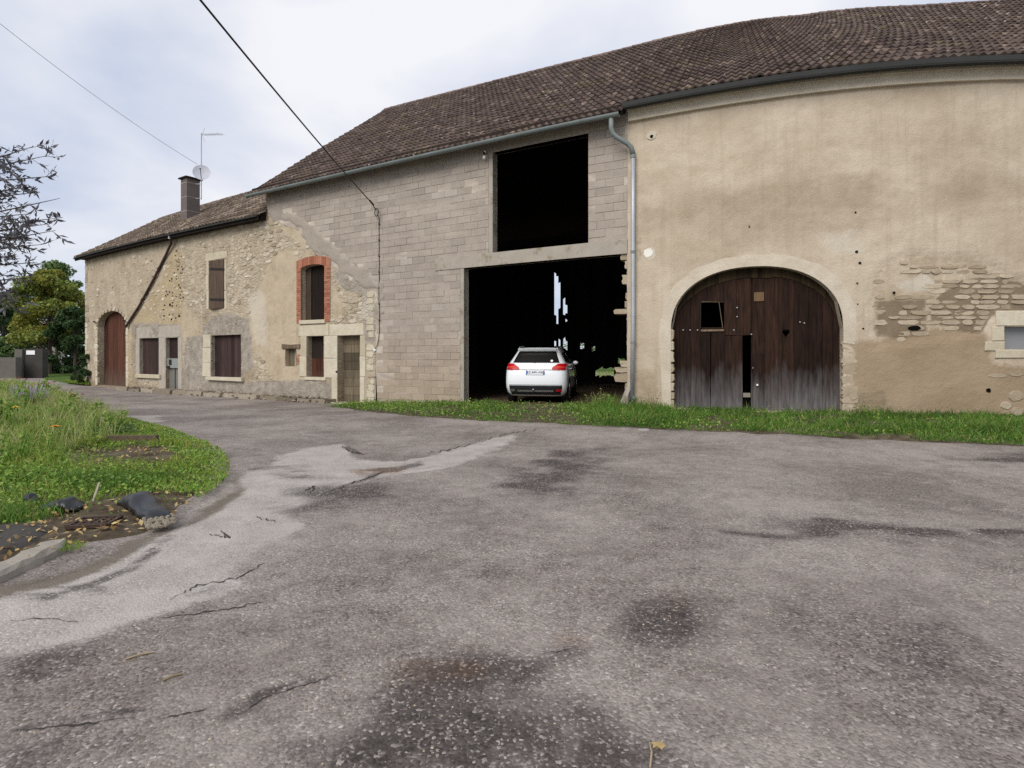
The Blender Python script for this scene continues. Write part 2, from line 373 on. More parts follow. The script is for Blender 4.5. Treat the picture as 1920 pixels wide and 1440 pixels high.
def stonemat(name, stops, sc=7, b=.4):
    m = Mt(name); c = m.ramp(m.rnd(), stops); n = m.noise(sc, 6, .65)
    c = m.mix(m.mr(n, .35, .75, 0, .55), c, m.mix(1, c, (.62, .57, .50), 'MULTIPLY')); c = m.mix(m.mr(m.noise(sc*5, 3), .62, .8, 0, .35), c, (.14, .11, .08))
    M[name] = m.out(c, .92, m.bump(m.math('ADD', n, m.noise(sc*6, 3)), b, .02), spec=.12)
stonemat('rubble', [(0, (.33, .27, .195)), (.35, (.43, .365, .275)), (.7, (.51, .445, .345)), (1, (.62, .565, .465))])
stonemat('cream_stone', [(0, (.50, .44, .325)), (.5, (.57, .515, .395)), (1, (.62, .57, .455))], 4)
stonemat('flat_stone', [(0, (.34, .275, .195)), (.5, (.43, .36, .265)), (1, (.51, .44, .335))])
stonemat('dirty_stone', [(0, (.17, .14, .105)), (.5, (.27, .23, .18)), (1, (.40, .35, .28))])
stonemat('brick', [(0, (.30, .12, .075)), (.4, (.40, .165, .105)), (.8, (.46, .21, .135)), (1, (.36, .18, .125))], 10)
simple('brick_mortar', (.36, .27, .20), .95, var=.2, bump=.3)
# concrete block wall
m = Mt('block'); c = m.ramp(m.rnd(), [(0, (.335, .29, .248)), (.25, (.37, .32, .272)), (.6, (.385, .333, .283)), (.9, (.405, .352, .30)), (1, (.445, .395, .34))])
n = m.noise(1.3, 6, .65); c = m.mix(m.mr(n, .38, .72, 0, .5), c, m.mix(1, c, (.72, .70, .72), 'MULTIPLY'))
zz_ = m.sep(2); low = m.mr(m.math('ADD', zz_, m.math('MULTIPLY', m.noise(1.2, 4), 1.6)), 3.2, 1.5, 0, .55); c = m.mix(low, c, m.mix(1, c, (1.06, .93, .74), 'MULTIPLY'))
c = m.mix(m.mr(m.noise(35, 3), .6, .75, 0, .4), c, (.17, .14, .12))
c = m.mix(m.mr(m.noise(1.1, 6, .7, m.vs((.5, .5, 3.0))), .50, .66, 0, .55), c, (.47, .405, .34)); c = m.mix(m.mr(m.noise(4, 6, .7), .52, .75, 0, .4), c, (.25, .21, .18))
M['block'] = m.out(c, .93, m.bump(m.math('ADD', m.noise(45, 4), m.noise(12, 5)), .5, .015), spec=.1)
m = Mt('block_mortar'); c = m.mix(m.mr(m.noise(1.3, 6, .6, m.vs((.6, .6, 2.2))), .38, .62), (.33, .28, .24), (.54, .475, .40)); M['block_mortar'] = m.out(c, .95, m.bump(m.noise(40, 4), .4, .01), spec=.1)
m = Mt('cement_smear'); c = m.mix(m.noise(3, 7, .65), (.27, .232, .195), (.42, .365, .31)); M['cement_smear'] = m.out(c, .95, m.bump(m.noise(14, 6, .65), .6, .03), spec=.1)
m = Mt('concrete'); c = m.mix(m.noise(3, 7, .65), (.28, .25, .205), (.45, .41, .35)); st = m.mr(m.noise(2.2, 5, .7), .54, .68); c = m.mix(m.math('MULTIPLY', st, .7), c, (.17, .115, .055)); M['concrete'] = m.out(c, .93, m.bump(m.noise(30, 5), .4, .012), spec=.12)
simple('lintel_grey', (.39, .35, .295), .93, var=.25, scale=4, bump=.3)
# right barn: ochre lime render
m = Mt('render'); n1 = m.noise(.75, 7, .62); n2 = m.noise(6, 6, .65)
c = m.mix(m.mr(n1, .3, .7), (.50, .415, .315), (.66, .57, .455)); c = m.mix(m.mr(n2, .4, .75, 0, .4), c, (.41, .325, .22))
jit = m.math('ADD', m.math('MULTIPLY', m.math('SUBTRACT', m.noise(2.0, 7, .68), .5), .8), m.math('MULTIPLY', m.math('SUBTRACT', m.noise(11, 4, .6), .5), .35))
g = m.mr(m.math('ADD', m.attr('stain'), jit), .3, .95, 0, .75); c = m.mix(g, c, m.mix(1, c, (.62, .58, .53), 'MULTIPLY'))
b_ = m.mr(m.math('ADD', m.attr('brown'), jit), .32, .82, 0, .85); c = m.mix(b_, c, m.mix(m.noise(1.5, 5), (.27, .195, .12), (.40, .30, .20)))
pt = m.mr(m.math('ADD', m.attr('pit_shade'), m.math('MULTIPLY', jit, .5)), .4, .7, 0, .8); c = m.mix(pt, c, (.17, .13, .085))  # crevice shade between the bared stones, painted as dark brown
wt = m.mr(m.math('ADD', m.attr('white'), m.math('MULTIPLY', jit, .7)), .42, .6); c = m.mix(wt, c, (.60, .545, .45))
dp = m.mr(m.math('ADD', m.attr('damp_shade'), jit), .4, .9, 0, .8); c = m.mix(dp, c, (.13, .115, .075))  # wall-foot damp together with painted shade below the cornice
hz = m.noise(1.2, 6, .65, m.vs((.9, .9, 1.7))); c = m.mix(m.mr(hz, .46, .68, 0, .42), c, m.mix(1, c, (.70, .66, .60), 'MULTIPLY'))
streak = m.noise(5, 4, .6, m.vs((1.6, 1.6, .07))); c = m.mix(m.mr(streak, .52, .78, 0, .3), c, (.30, .24, .17))
gs = m.noise(75, 3, .7); c = m.mix(m.mr(gs, .3, .7, 0, .5), c, m.mix(1, c, (.72, .70, .67), 'MULTIPLY')); sp = m.mr(m.noise(20, 4, .65), .66, .73); c = m.mix(m.math('MULTIPLY', sp, .5), c, (.17, .13, .085))
M['render'] = m.out(c, .93, m.bump(m.math('ADD', m.math('MULTIPLY', n2, .8), m.math('ADD', m.noise(30, 4), m.math('MULTIPLY', m.attr('brown'), m.noise(7, 5)))), .38, .03), spec=.1)
m = Mt('arch_render'); n = m.noise(2.2, 7, .68); c = m.mix(m.mr(n, .3, .7), (.51, .44, .345), (.65, .585, .48)); c = m.mix(m.mr(m.noise(9, 5, .7), .5, .75, 0, .35), c, (.40, .335, .25)); c = m.mix(m.mr(m.noise(60, 3, .7), .35, .7, 0, .3), c, (.36, .30, .22)); M['arch_render'] = m.out(c, .93, m.bump(m.math('ADD', m.noise(14, 5), m.noise(50, 3)), .5, .015), spec=.1)
simple('white_plaster', (.80, .77, .70), .9, bump=.3); simple('black_hole', (.008, .007, .006), 1, spec=0)
# tiles
m = Mt('tile'); r = m.rnd(); c = m.ramp(r, [(0, (.055, .038, .032)), (.3, (.08, .055, .046)), (.7, (.10, .069, .057)), (.93, (.128, .09, .074)), (1, (.21, .155, .125))])
n = m.noise(.5, 6, .65); c = m.mix(m.mr(n, .4, .7, 0, .6), c, m.mix(1, c, (.66, .64, .64), 'MULTIPLY'))
c = m.mix(m.mr(m.noise(1.1, 6, .7), .56, .68, 0, .55), c, (.15, .13, .055))
ln = m.noise(7, 2, .5); c = m.mix(m.mr(ln, .70, .74, 0, .85), c, (.50, .46, .40)); c = m.mix(m.mr(m.noise(2.6, 5, .7), .5, .75, 0, .45), c, (.20, .165, .135))
M['tile'] = m.out(c, .85, m.bump(m.noise(40, 4), .4, .01), spec=.2)
m = Mt('tile_old'); r = m.rnd(); c = m.ramp(r, [(0, (.085, .062, .048)), (.4, (.125, .094, .07)), (.75, (.175, .132, .10)), (1, (.30, .24, .18))]); c = m.mix(m.mr(m.noise(1.0, 6, .7), .45, .68, 0, .6), c, (.13, .11, .085)); M['tile_old'] = m.out(c, .9, spec=.15)
m = Mt('ridge'); c = m.ramp(m.rnd(), [(0, (.10, .065, .055)), (1, (.20, .14, .115))]); M['ridge'] = m.out(c, .85)
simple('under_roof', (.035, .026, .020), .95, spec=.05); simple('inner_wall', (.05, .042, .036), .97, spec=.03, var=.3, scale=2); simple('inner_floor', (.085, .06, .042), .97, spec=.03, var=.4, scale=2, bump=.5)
# wood
def wood(name, a, b, grey=None, rough=.85, z0=0.0, z1=1.0, sc=14):
    m = Mt(name); g = m.noise(sc, 6, .65, m.vs((1, 1, .09))); g2 = m.noise(1.2, 5, .65, m.vs((1.5, 1.5, .5)))
    c = m.mix(m.mr(g, .3, .7), a, b); c = m.mix(1, c, m.ramp(m.rnd(), [(0, .55), (.5, .95), (1, 1.35)]), 'MULTIPLY')
    c = m.mix(m.mr(g2, .5, .72, 0, .6), c, m.mix(1, c, (.45, .42, .42), 'MULTIPLY'))
    if grey:
        k = m.mr(m.math('ADD', m.sep(2), m.math('MULTIPLY', m.noise(3.0, 4, .6, m.vs((1.6, 1.6, .35))), -1.4)), z1-.7, z0-.7)
        c = m.mix(m.math('MULTIPLY', k, m.mr(g, .25, .6, .45, 1)), c, m.mix(g, tuple(q*.45 for q in grey), grey))
    M[name] = m.out(c, rough, m.bump(g, .5, .008), spec=.15)
wood('barn_wood', (.007, .004, .0032), (.042, .020, .013), (.21, .20, .20), z0=.15, z1=1.25, sc=20)
wood('barn_wood_top', (.018, .012, .006), (.055, .038, .019))
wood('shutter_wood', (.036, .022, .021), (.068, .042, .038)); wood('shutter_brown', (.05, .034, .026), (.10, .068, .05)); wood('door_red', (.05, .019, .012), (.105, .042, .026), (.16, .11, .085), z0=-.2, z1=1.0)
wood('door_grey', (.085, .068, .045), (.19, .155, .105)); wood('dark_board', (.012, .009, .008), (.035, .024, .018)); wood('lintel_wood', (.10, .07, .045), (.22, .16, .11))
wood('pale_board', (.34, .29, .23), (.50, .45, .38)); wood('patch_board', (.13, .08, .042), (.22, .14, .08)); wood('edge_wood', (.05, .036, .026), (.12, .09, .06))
# metal, glass and the rest
simple('zinc', (.42, .45, .48), .55, .5, var=.25, scale=3); simple('zinc_aged', (.20, .23, .225), .65, .2, var=.35, scale=2); simple('gutter_dark', (.032, .034, .032), .8, .0, var=.3, scale=1.5); simple('rust_pipe', (.065, .038, .032), .75, .1, var=.4)
simple('galv', (.42, .43, .44), .55, .6); simple('iron', (.03, .028, .026), .7, .5); simple('cast_iron', (.075, .05, .036), .8, .4, var=.5, scale=30)
simple('cable', (.018, .018, .02), .7); simple('cable_grey', (.30, .31, .33), .7); simple('porcelain', (.78, .78, .76), .25, spec=.5)
simple('dish', (.46, .47, .53), .5); simple('glass_dark', (.012, .011, .010), .25, spec=.25, var=0); simple('door_grey_metal', (.16, .155, .14), .6); simple('letterbox', (.30, .31, .29), .5, .3)
simple('glass_grey', (.22, .225, .235), .15, spec=.5, var=.2, scale=2); simple('car_paint', (.80, .82, .84), .28, spec=.5, var=.01, coat=.5); simple('car_black', (.016, .017, .019), .6); simple('tyre', (.012, .012, .012), .9)
simple('car_red', (.42, .006, .012), .3, spec=.3, var=.1); simple('silver', (.55, .56, .57), .35, .9); simple('plate', (.72, .74, .78), .4, var=.02); simple('plate_blue', (.05, .10, .35), .4); simple('plate_text', (.03, .03, .05), .5)
simple('sack', (.012, .013, .015), .38, spec=.5, var=.25, scale=5, bump=.3); simple('gravel', (.23, .20, .15), .95, var=.5, scale=40); simple('kerb', (.30, .27, .225), .9, var=.25, scale=5, bump=.4)
simple('sign_white', (.85, .85, .85), .5); simple('far_roof', (.30, .14, .10), .9); simple('far_wall', (.55, .50, .44), .9); simple('grey_wall', (.055, .05, .044), .95, var=.4, scale=2, bump=.4); simple('grey_pillar', (.13, .12, .105), .95, var=.25, scale=3, bump=.3)
m = Mt('crack'); M['crack'] = m.out(m.mix(m.noise(20, 3), (.03, .027, .025), (.08, .072, .066)), .95, spec=.05)
m = Mt('chimney'); c = m.mix(m.noise(3, 6, .6), (.105, .088, .085), (.19, .16, .15)); M['chimney'] = m.out(c, .95, m.bump(m.noise(30, 4), .4, .01), spec=.1)
# ================================================================== GROUND AND ROAD
def grid(xs, ys):
    gx, gy = np.meshgrid(xs, ys); k = len(xs); f = []
    n_ = len(ys)
    i = np.arange((n_-1)*(k-1)); r = i//(k-1); c = i % (k-1); a = r*k+c
    return gx.ravel(), gy.ravel(), np.concatenate([np.stack([a, a+1, a+k+1], 1), np.stack([a, a+k+1, a+k], 1)])
def graded(a, b, fine0, fine1, s0, s1):
    """coordinates from a to b, spacing s0 between fine0 and fine1, growing outside towards s1"""
    r = list(np.arange(fine0, fine1, s0)); st = s0
    while r[-1] < b: st = min(st*1.12, s1); r.append(r[-1]+st)
    st = s0; l = [fine0]
    while l[-1] > a: st = min(st*1.12, s1); l.append(l[-1]-st)
    return np.array(l[:0:-1]+r)
gx, gy, T = grid(graded(-300, 300, -12, 14, .8, 40), graded(-40, 600, -2, 40, .8, 40))
behind = sstep(45, 90, np.hypot(gx, gy))
tri_mesh('ground', np.stack([gx, gy, ZG(gx, gy)-.06-.25*behind*0], 1), T, M['turf'])['kind'] = 'structure'
RX = graded(-60, 40, -7, 8, .07, 1.2); RY = graded(-6, 60, 1.6, 9, .055, .7)
gx, gy, T = grid(RX, RY)
wz = ZG(gx, gy)
crown = .03*(fbm(gx*.35, gy*.35, 3)-.5)*sstep(2, 5, gy)
keep_px, keep_py = proj(np.stack([gx, np.maximum(gy, .4), wz], 1))
jx = (fbm(gx*1.3, gy*1.3, 11)-.5); jy = (fbm(gx*1.3, gy*1.3, 12)-.5)
qx, qy = gx+.5*jx, gy+.5*jy
CONC = [(-260, 1260), (-150, 1130), (0, 1108), (120, 1082), (250, 1030), (330, 985), (395, 948), (440, 900), (500, 866), (560, 838), (640, 830), (680, 858), (760, 862), (850, 842), (960, 815), (980, 822), (860, 872), (740, 893), (640, 915), (540, 955), (575, 990), (470, 1050), (500, 1095), (380, 1130), (280, 1160), (180, 1190), (0, 1225)]
conc = sstep(-.28, .32, poly_sd(qx, qy, GP(CONC)))
for pl, k in (([(225, 780), (300, 778), (312, 790), (262, 795)], .9), ([(1150, 801), (1215, 801), (1215, 807), (1150, 806)], 1.0), ([(330, 985), (470, 985), (440, 1010), (300, 1090), (60, 1140), (-100, 1150), (0, 1108), (250, 1030)], 1.35)):
    conc = np.maximum(conc, k*sstep(-.12, .2, poly_sd(qx, qy, GP(pl))))
conc *= .72+.62*fbm(gx*2.1, gy*3.0, 57)
dark = np.zeros(gx.shape); rust = np.zeros(gx.shape); dirt = np.zeros(gx.shape)
brk = np.clip((fbm(gx*1.7+.3*gy, gy*2.6, 55, 5)-.27)*4.4, .12, 1.7)
def splat(a, px, py, rx, ry, s=1.0):
    c = G(px, py); ax = G(px+rx, py); up = G(px, py-ry); dn = G(px, py+ry)
    hx = abs(ax.x-c.x); hy = (up.y-dn.y)/2; cy = (up.y+dn.y)/2
    sk = c.x/c.y                                   # ellipses lie along the viewing ray of the walker who saw them
    yy = qy-cy; xx = qx-c.x-sk*yy
    np.maximum(a, s*np.exp(-.85*((xx/hx)**2+(yy/hy)**2))*brk, out=a)
for a in [(1060, 880, 75, 38, .95), (1010, 915, 70, 22, .95), (1110, 850, 60, 18, .6), (560, 885, 60, 9, .95), (640, 925, 100, 17, .85), (560, 945, 70, 10, .6), (706, 880, 42, 10, .9), (500, 880, 50, 8, .7),
          (1240, 1155, 110, 42, .8), (960, 1180, 130, 26, .45), (900, 1330, 190, 110, .8), (1130, 1420, 160, 60, .9), (760, 1420, 160, 45, .75), (600, 1400, 120, 40, .45),
          (1400, 985, 90, 12, .7), (1560, 980, 130, 10, .7), (1780, 1000, 150, 9, .7), (1850, 862, 110, 9, .8), (1660, 1030, 60, 14, .6), (1240, 990, 60, 10, .55), (1320, 915, 110, 9, .5), (1700, 905, 120, 12, .35),
          (440, 1105, 55, 13, .75), (390, 1130, 60, 8, .7), (480, 1140, 30, 10, .85), (360, 1170, 60, 9, .7), (170, 1200, 110, 22, .75), (60, 1240, 100, 22, .6), (330, 1195, 50, 20, .7), (60, 1420, 80, 22, .65), (250, 1400, 70, 12, .4), (330, 1300, 50, 12, .5), (520, 1340, 70, 30, .35),
          (420, 850, 70, 12, .55), (600, 810, 120, 8, .4), (850, 800, 80, 6, .4), (1500, 1150, 260, 90, .28), (1800, 1250, 200, 120, .33), (1700, 1400, 140, 60, .35), (30, 1130, 60, 8, .6), (140, 1105, 120, 6, .65), (60, 1125, 90, 6, .6)]: splat(dark, *a)
for pl, k in (([(560, 1460), (700, 1330), (780, 1240), (860, 1185), (960, 1172), (1080, 1200), (1040, 1260), (1100, 1310), (1220, 1370), (1290, 1460)], .92), ([(1120, 1130), (1200, 1120), (1290, 1140), (1340, 1160), (1300, 1190), (1190, 1195), (1130, 1170)], .8), ([(950, 930), (1010, 885), (1060, 850), (1115, 842), (1130, 865), (1090, 900), (1070, 938), (1000, 950)], .95),
              ([(520, 955), (600, 925), (700, 900), (760, 902), (700, 932), (600, 958), (540, 968)], .8), ([(1380, 985), (1500, 972), (1650, 978), (1800, 990), (1930, 982), (1930, 1008), (1780, 1012), (1640, 1002), (1480, 1004)], .75), ([(1750, 852), (1930, 847), (1930, 877), (1800, 874)], .7), ([(-30, 1400), (140, 1390), (260, 1380), (360, 1400), (300, 1460), (-30, 1460)], .6),
              ([(-30, 1222), (120, 1190), (230, 1160), (245, 1190), (200, 1218), (60, 1255), (-30, 1270)], .75), ([(320, 1175), (400, 1150), (485, 1125), (505, 1140), (480, 1168), (400, 1188), (335, 1205)], .85), ([(350, 1115), (430, 1085), (500, 1055), (525, 1072), (440, 1112), (375, 1132)], .8), ([(1330, 990), (1460, 968), (1480, 1000), (1400, 1012)], .7), ([(500, 880), (560, 868), (620, 880), (560, 896), (505, 893)], .7)):
    sdp = poly_sd(qx, qy, GP(pl)); wd_ = .12+.04*gy; np.maximum(dark, .88*k*sstep(-wd_, wd_, sdp)*np.clip(.45+.75*brk, 0, 1.35), out=dark)
for ln_, wd_ in (([(350, 1118), (430, 1088), (500, 1058)], .05), ([(300, 1165), (380, 1150), (490, 1128)], .06), ([(430, 1345), (560, 1288), (640, 1264)], .03), ([(20, 1372), (260, 1345)], .04), ([(600, 930), (720, 885), (880, 835)], .08), ([(60, 1130), (250, 1060), (340, 1010)], .06), ([(1380, 1000), (1700, 990), (1920, 995)], .10), ([(640, 836), (690, 856)], .08), ([(230, 1180), (330, 1160)], .05)):
    np.maximum(dark, 1.15*np.exp(-(line_d(qx, qy, GP(ln_))/wd_)**2)*np.clip(brk, 0, 1.2), out=dark)
for a in [(950, 1190, 120, 40, .9), (860, 1260, 120, 50, .6), (280, 1190, 22, 50, .9), (285, 1225, 50, 16, .9), (500, 1090, 30, 60, .45), (1080, 1420, 80, 40, .35), (1230, 1130, 90, 30, .4), (706, 880, 50, 12, .8)]: splat(rust, *a)
for pl in ([(-200, 1160), (0, 1100), (110, 1066), (200, 1040), (290, 1008), (335, 985), (350, 1000), (250, 1042), (130, 1086), (0, 1120), (-200, 1185)], [(330, 990), (360, 955), (420, 915), (436, 880), (448, 890), (430, 930), (380, 965), (345, 1000)]): np.maximum(dirt, .95*sstep(-.10, .10, poly_sd(qx, qy, GP(pl)))*np.clip(brk+.25, 0, 1.1), out=dirt)
tri_mesh('road', np.stack([gx, gy, wz+crown], 1), T, M['road'], smooth=True, attrs={'conc': conc, 'dark': dark, 'rust': rust, 'dirt': dirt})['kind'] = 'structure'
road = bpy.data.objects['road']
def RZ(x, y): return ZG(x, y)+.03*(fbm(np.asarray(x)*.35, np.asarray(y)*.35, 3)-.5)*sstep(2, 5, y)
def crack(pts, w0):
    """ragged open crack in the surfacing: a thin sunk ribbon"""
    P = []
    for (ax, ay), (bx, by) in zip(pts[:-1], pts[1:]):
        for t in np.linspace(0, 1, 9, endpoint=False): P.append((ax+(bx-ax)*t, ay+(by-ay)*t))
    P.append(pts[-1]); v = []; f = []
    n_ = len(P)
    for i, (x, y) in enumerate(P):
        g = G(x+random.uniform(-3, 3), y+random.uniform(-2.0, 2.0)); k = w0*random.uniform(.25, 1.2)*math.sin(math.pi*(i+.4)/(n_+.2))**.5
        d = (Vector(G(*P[min(i+1, n_-1)]))-Vector(G(*P[max(i-1, 0)]))); d.z = 0; d.normalize(); q = Vector((-d.y, d.x, 0))
        for s_ in (-1, 1):
            c = g+q*k*s_; v.append((c.x, c.y, float(RZ(c.x, c.y))+.004))
    for i in range(n_-1): f.append((2*i, 2*i+1, 2*i+3, 2*i+2))
    o = mesh_obj('crack', v, f, M['crack'], road)
for c in [([(440, 1345), (500, 1308), (560, 1288), (632, 1266)], .0045), ([(20, 1372), (150, 1360), (260, 1345)], .005), ([(320, 1125), (370, 1098), (440, 1085), (500, 1055)], .009), ([(300, 1160), (380, 1150), (440, 1140), (495, 1128)], .008),
          ([(600, 930), (660, 905), (720, 885), (830, 872)], .011), ([(800, 850), (850, 842), (880, 834)], .02), ([(570, 920), (590, 912), (582, 926)], .014), ([(10, 1165), (90, 1160), (150, 1168)], .005), ([(1020, 1225), (1080, 1215)], .004),
          ([(640, 836), (660, 848), (680, 850)], .018), ([(390, 1330), (300, 1350)], .005), ([(905, 826), (960, 812), (1005, 806)], .014), ([(480, 970), (515, 978)], .012), ([(395, 1003), (430, 1008), (415, 996)], .01)]:
    crack(*c)
# grass verges and bare ground: sheets that rise out of the road
def sheet(name, poly, mat, top, edge=.5, step=.12, seed=1, base=-.05, jit=.25, kind='structure', bumpy=.05):
    P = np.array(poly); xs = np.arange(P[:, 0].min()-.5, P[:, 0].max()+.5, step); ys = np.arange(P[:, 1].min()-.5, P[:, 1].max()+.5, step)
    x, y, T = grid(xs, ys); sd = poly_sd(x+jit*(fbm(x*1.6, y*1.6, seed)-.5)*2, y+jit*(fbm(x*1.6, y*1.6, seed+5)-.5)*2, poly)
    z = ZG(x, y)+base+(top-base)*sstep(-edge*.35, edge, sd)+bumpy*(fbm(x*2.2, y*2.2, seed+9)-.5)*sstep(0, .4, sd)
    ok = sd > -edge*.35-.2; T = T[ok[T].all(1)]
    used = np.unique(T); idx = np.full(len(x), -1); idx[used] = np.arange(len(used))
    o = tri_mesh(name, np.stack([x, y, z], 1)[used], idx[T], mat, smooth=True); o['kind'] = kind; return o
VERGE_PX = [(-700, 716), (-200, 716), (0, 718), (60, 726), (110, 737), (180, 770), (240, 788), (310, 806), (380, 832), (415, 850), (428, 874), (424, 900), (400, 925), (345, 955), (290, 972), (200, 975), (100, 985), (0, 1005), (-250, 1050), (-700, 1060)]
VERGE = GP(VERGE_PX)
sheet('verge_soil', VERGE, M['soil'], .07, .7, .13, 2)
DIRT = GP([(-300, 1010), (0, 975), (100, 962), (220, 945), (330, 930), (380, 935), (345, 965), (300, 1005), (215, 1018), (150, 1030), (90, 1052), (0, 1085), (-300, 1130)])
sheet('bare_soil', DIRT, M['soil'], .035, .3, .08, 4, jit=.15)
STRIP_PX = [(612, 763), (700, 774), (800, 784), (900, 790), (1000, 796), (1120, 801), (1220, 805), (1400, 814), (1600, 823), (1920, 838), (2200, 852)]
se = GP(STRIP_PX); wl = [tuple(W(u, -.12, 0)[:2]) for u in np.linspace(UU(2200), UU(690), 40)]
STRIP = se+wl
sheet('grass_strip_soil', STRIP, M['soil'], .045, .35, .12, 6, jit=.22)
fl = [tuple(W(u, .3, 0)[:2]) for u in np.linspace(UU(868), UU(1180), 8)]+[tuple(W(u, -13.0, 0)[:2]) for u in np.linspace(UU(1180), UU(505), 8)]+[tuple(W(u, -.6, 0)[:2]) for u in np.linspace(UU(505), UU(860), 8)]
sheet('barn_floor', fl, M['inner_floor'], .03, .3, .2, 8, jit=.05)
# ================================================================== WALLS
def wall_mesh(name, u0, u1, zlo, zhi, ops, mat, parent, attrs=None, step=.12, dn=None, t=.28, extra_u=()):
    dn = dn or (lambda u, z: 0*u)
    us = set(np.round(np.linspace(u0, u1, int((u1-u0)/step)+1), 4))
    for o in ops:
        us |= set(np.round(np.linspace(o['u0'], o['u1'], max(2, int((o['u1']-o['u0'])/step)+1)), 4))
    us |= set(np.round(extra_u, 4)); us = sorted(us); uu = []; zz = []; f = []; extra_n = []
    for a, b in zip(us[:-1], us[1:]):
        if b-a < 1e-3: continue
        m_ = (a+b)/2; cut = sorted([o for o in ops if o['u0'] < m_ < o['u1']], key=lambda o: o['lo'](m_))
        lo = (zlo(a+1e-4), zlo(b-1e-4)); segs = []
        for o in cut:
            segs.append((lo, (o['lo'](a), o['lo'](b)))); lo = (o['hi'](a), o['hi'](b))
        segs.append((lo, (zhi(a+1e-4), zhi(b-1e-4))))
        for (l0, l1), (h0, h1) in segs:
            if max(h0-l0, h1-l1) < .01: continue
            k = max(1, int(max(h0-l0, h1-l1)/step)); base = len(uu)
            for r_ in range(k+1):
                q = r_/k; uu += [a, b]; zz += [l0+(h0-l0)*q, l1+(h1-l1)*q]
            f += [(base+2*r_, base+2*r_+1, base+2*r_+3, base+2*r_+2) for r_ in range(k)]
    uu = np.array(uu); zz = np.array(zz); V = W(uu, dn(uu, zz), zz)
    # reveals
    RU = []; RZ_ = []; RN = []; base = len(uu)
    for o in ops:
        n_ = max(2, int((o['u1']-o['u0'])/.12)+1); ul = np.linspace(o['u0'], o['u1'], n_)
        loop = [(u, o['lo'](u)) for u in ul]+[(u, o['hi'](u)) for u in ul[::-1]]
        b = base+len(RU)
        for (u, z) in loop: RU += [u, u]; RZ_ += [z, z]; RN += [float(dn(np.array([u]), np.array([z]))[0]), -o.get('t', t)]
        k = len(loop)
        for i in range(k):
            if o.get('nofloor') and i < n_-1: continue
            j = (i+1) % k; f.append((b+2*i, b+2*i+1, b+2*j+1, b+2*j))
    if RU:
        V = np.concatenate([V, W(np.array(RU), np.array(RN), np.array(RZ_))]); uu = np.concatenate([uu, RU]); zz = np.concatenate([zz, RZ_])
    at = None
    if attrs:
        px, py = PX(uu, zz); at = attrs(px, py)
    return mesh_obj(name, V, f, mat, parent, attrs=at)
def op(x0, x1, y0, y1, t=.28, arch=0.0, nofloor=False):
    """opening from pixels; arch = rise in metres of a curved head"""
    xm = (x0+x1)/2; u0, u1 = UU(x0), UU(x1); z0, z1 = ZZ(xm, y1), ZZ(xm, y0); c = (u0+u1)/2; hw = (u1-u0)/2
    hi = (lambda u: z1) if not arch else (lambda u: z1-arch+arch*math.sqrt(max(0, 1-((u-c)/hw)**2)))
    return dict(u0=u0, u1=u1, lo=lambda u: z0, hi=hi, t=t, z0=z0, z1=z1, nofloor=nofloor)
def foot(u): return float(np.interp(np.interp(u, _U, _tx), _fpx, _fz))-.25
# eaves and ridges
HE, HR, HD, HO = 6.84, 9.92, 4.1, .35            # farmhouse: eaves z, ridge z, ridge depth, overhang
BE, BR, BD, BO = 7.64, 13.42, 7.0, .45           # barn
REZ, RO = 7.86, .32                              # rendered barn eaves
U_H0, U_H1 = UU(160), UU(500)
U_B0, U_B1, U_R1 = UU(499), UU(1177), UU(2560)
bpts = [(499, 385), (512, 408), (530, 420), (552, 428), (572, 440), (586, 462), (592, 478), (622, 492), (640, 516), (668, 530), (700, 546), (704.5, 560)]
bU = np.array([UU(p[0]) for p in bpts]); bZ = np.array([ZZ(*p) for p in bpts])
def bound(u): return float(np.interp(u, bU, bZ))+.05*(float(vn(u*5, 0, 4))-.5)*2
U_BX = UU(704.5)
H_top = HE+HO*(HR-HE)/(HD+HO)-.02; B_top = BE+BO*(BR-BE)/(BD+BO)-.05
farm = thing('stone_farmhouse', 'long two storey rubble stone farmhouse with low brown tiled roof and block chimney', 'house', tuple(W(UU(330), -2, -.1)))
barn = thing('block_barn', 'tall barn of grey concrete blocks with open garage bay and open loft hatch', 'barn', tuple(W(UU(850), -4, 0)))
rbarn = thing('rendered_barn', 'ochre rendered barn with big arched plank door at the right', 'barn', tuple(W(UU(1500), -4, .1)))
OPS = dict(A=op(183, 236, 583, 724, .30, .75), B=op(262, 298, 634, 703, .22), C=op(311, 334, 633, 740, .22), D=op(392, 421, 488, 578, .18), Ew=op(396, 452, 628, 707, .24), Fw=op(565, 609, 496, 600, .26, .12),
           Gw=op(535, 556, 653, 687, .25), H=op(575, 607, 630, 707, .28), I=op(633, 675, 629, 758, .30))
def pm(px, py, poly, s=9): return sstep(-s, s, poly_sd(px+10*(fbm(px*.06, py*.06, 21)-.5), py+10*(fbm(px*.06, py*.06, 22)-.5), poly))
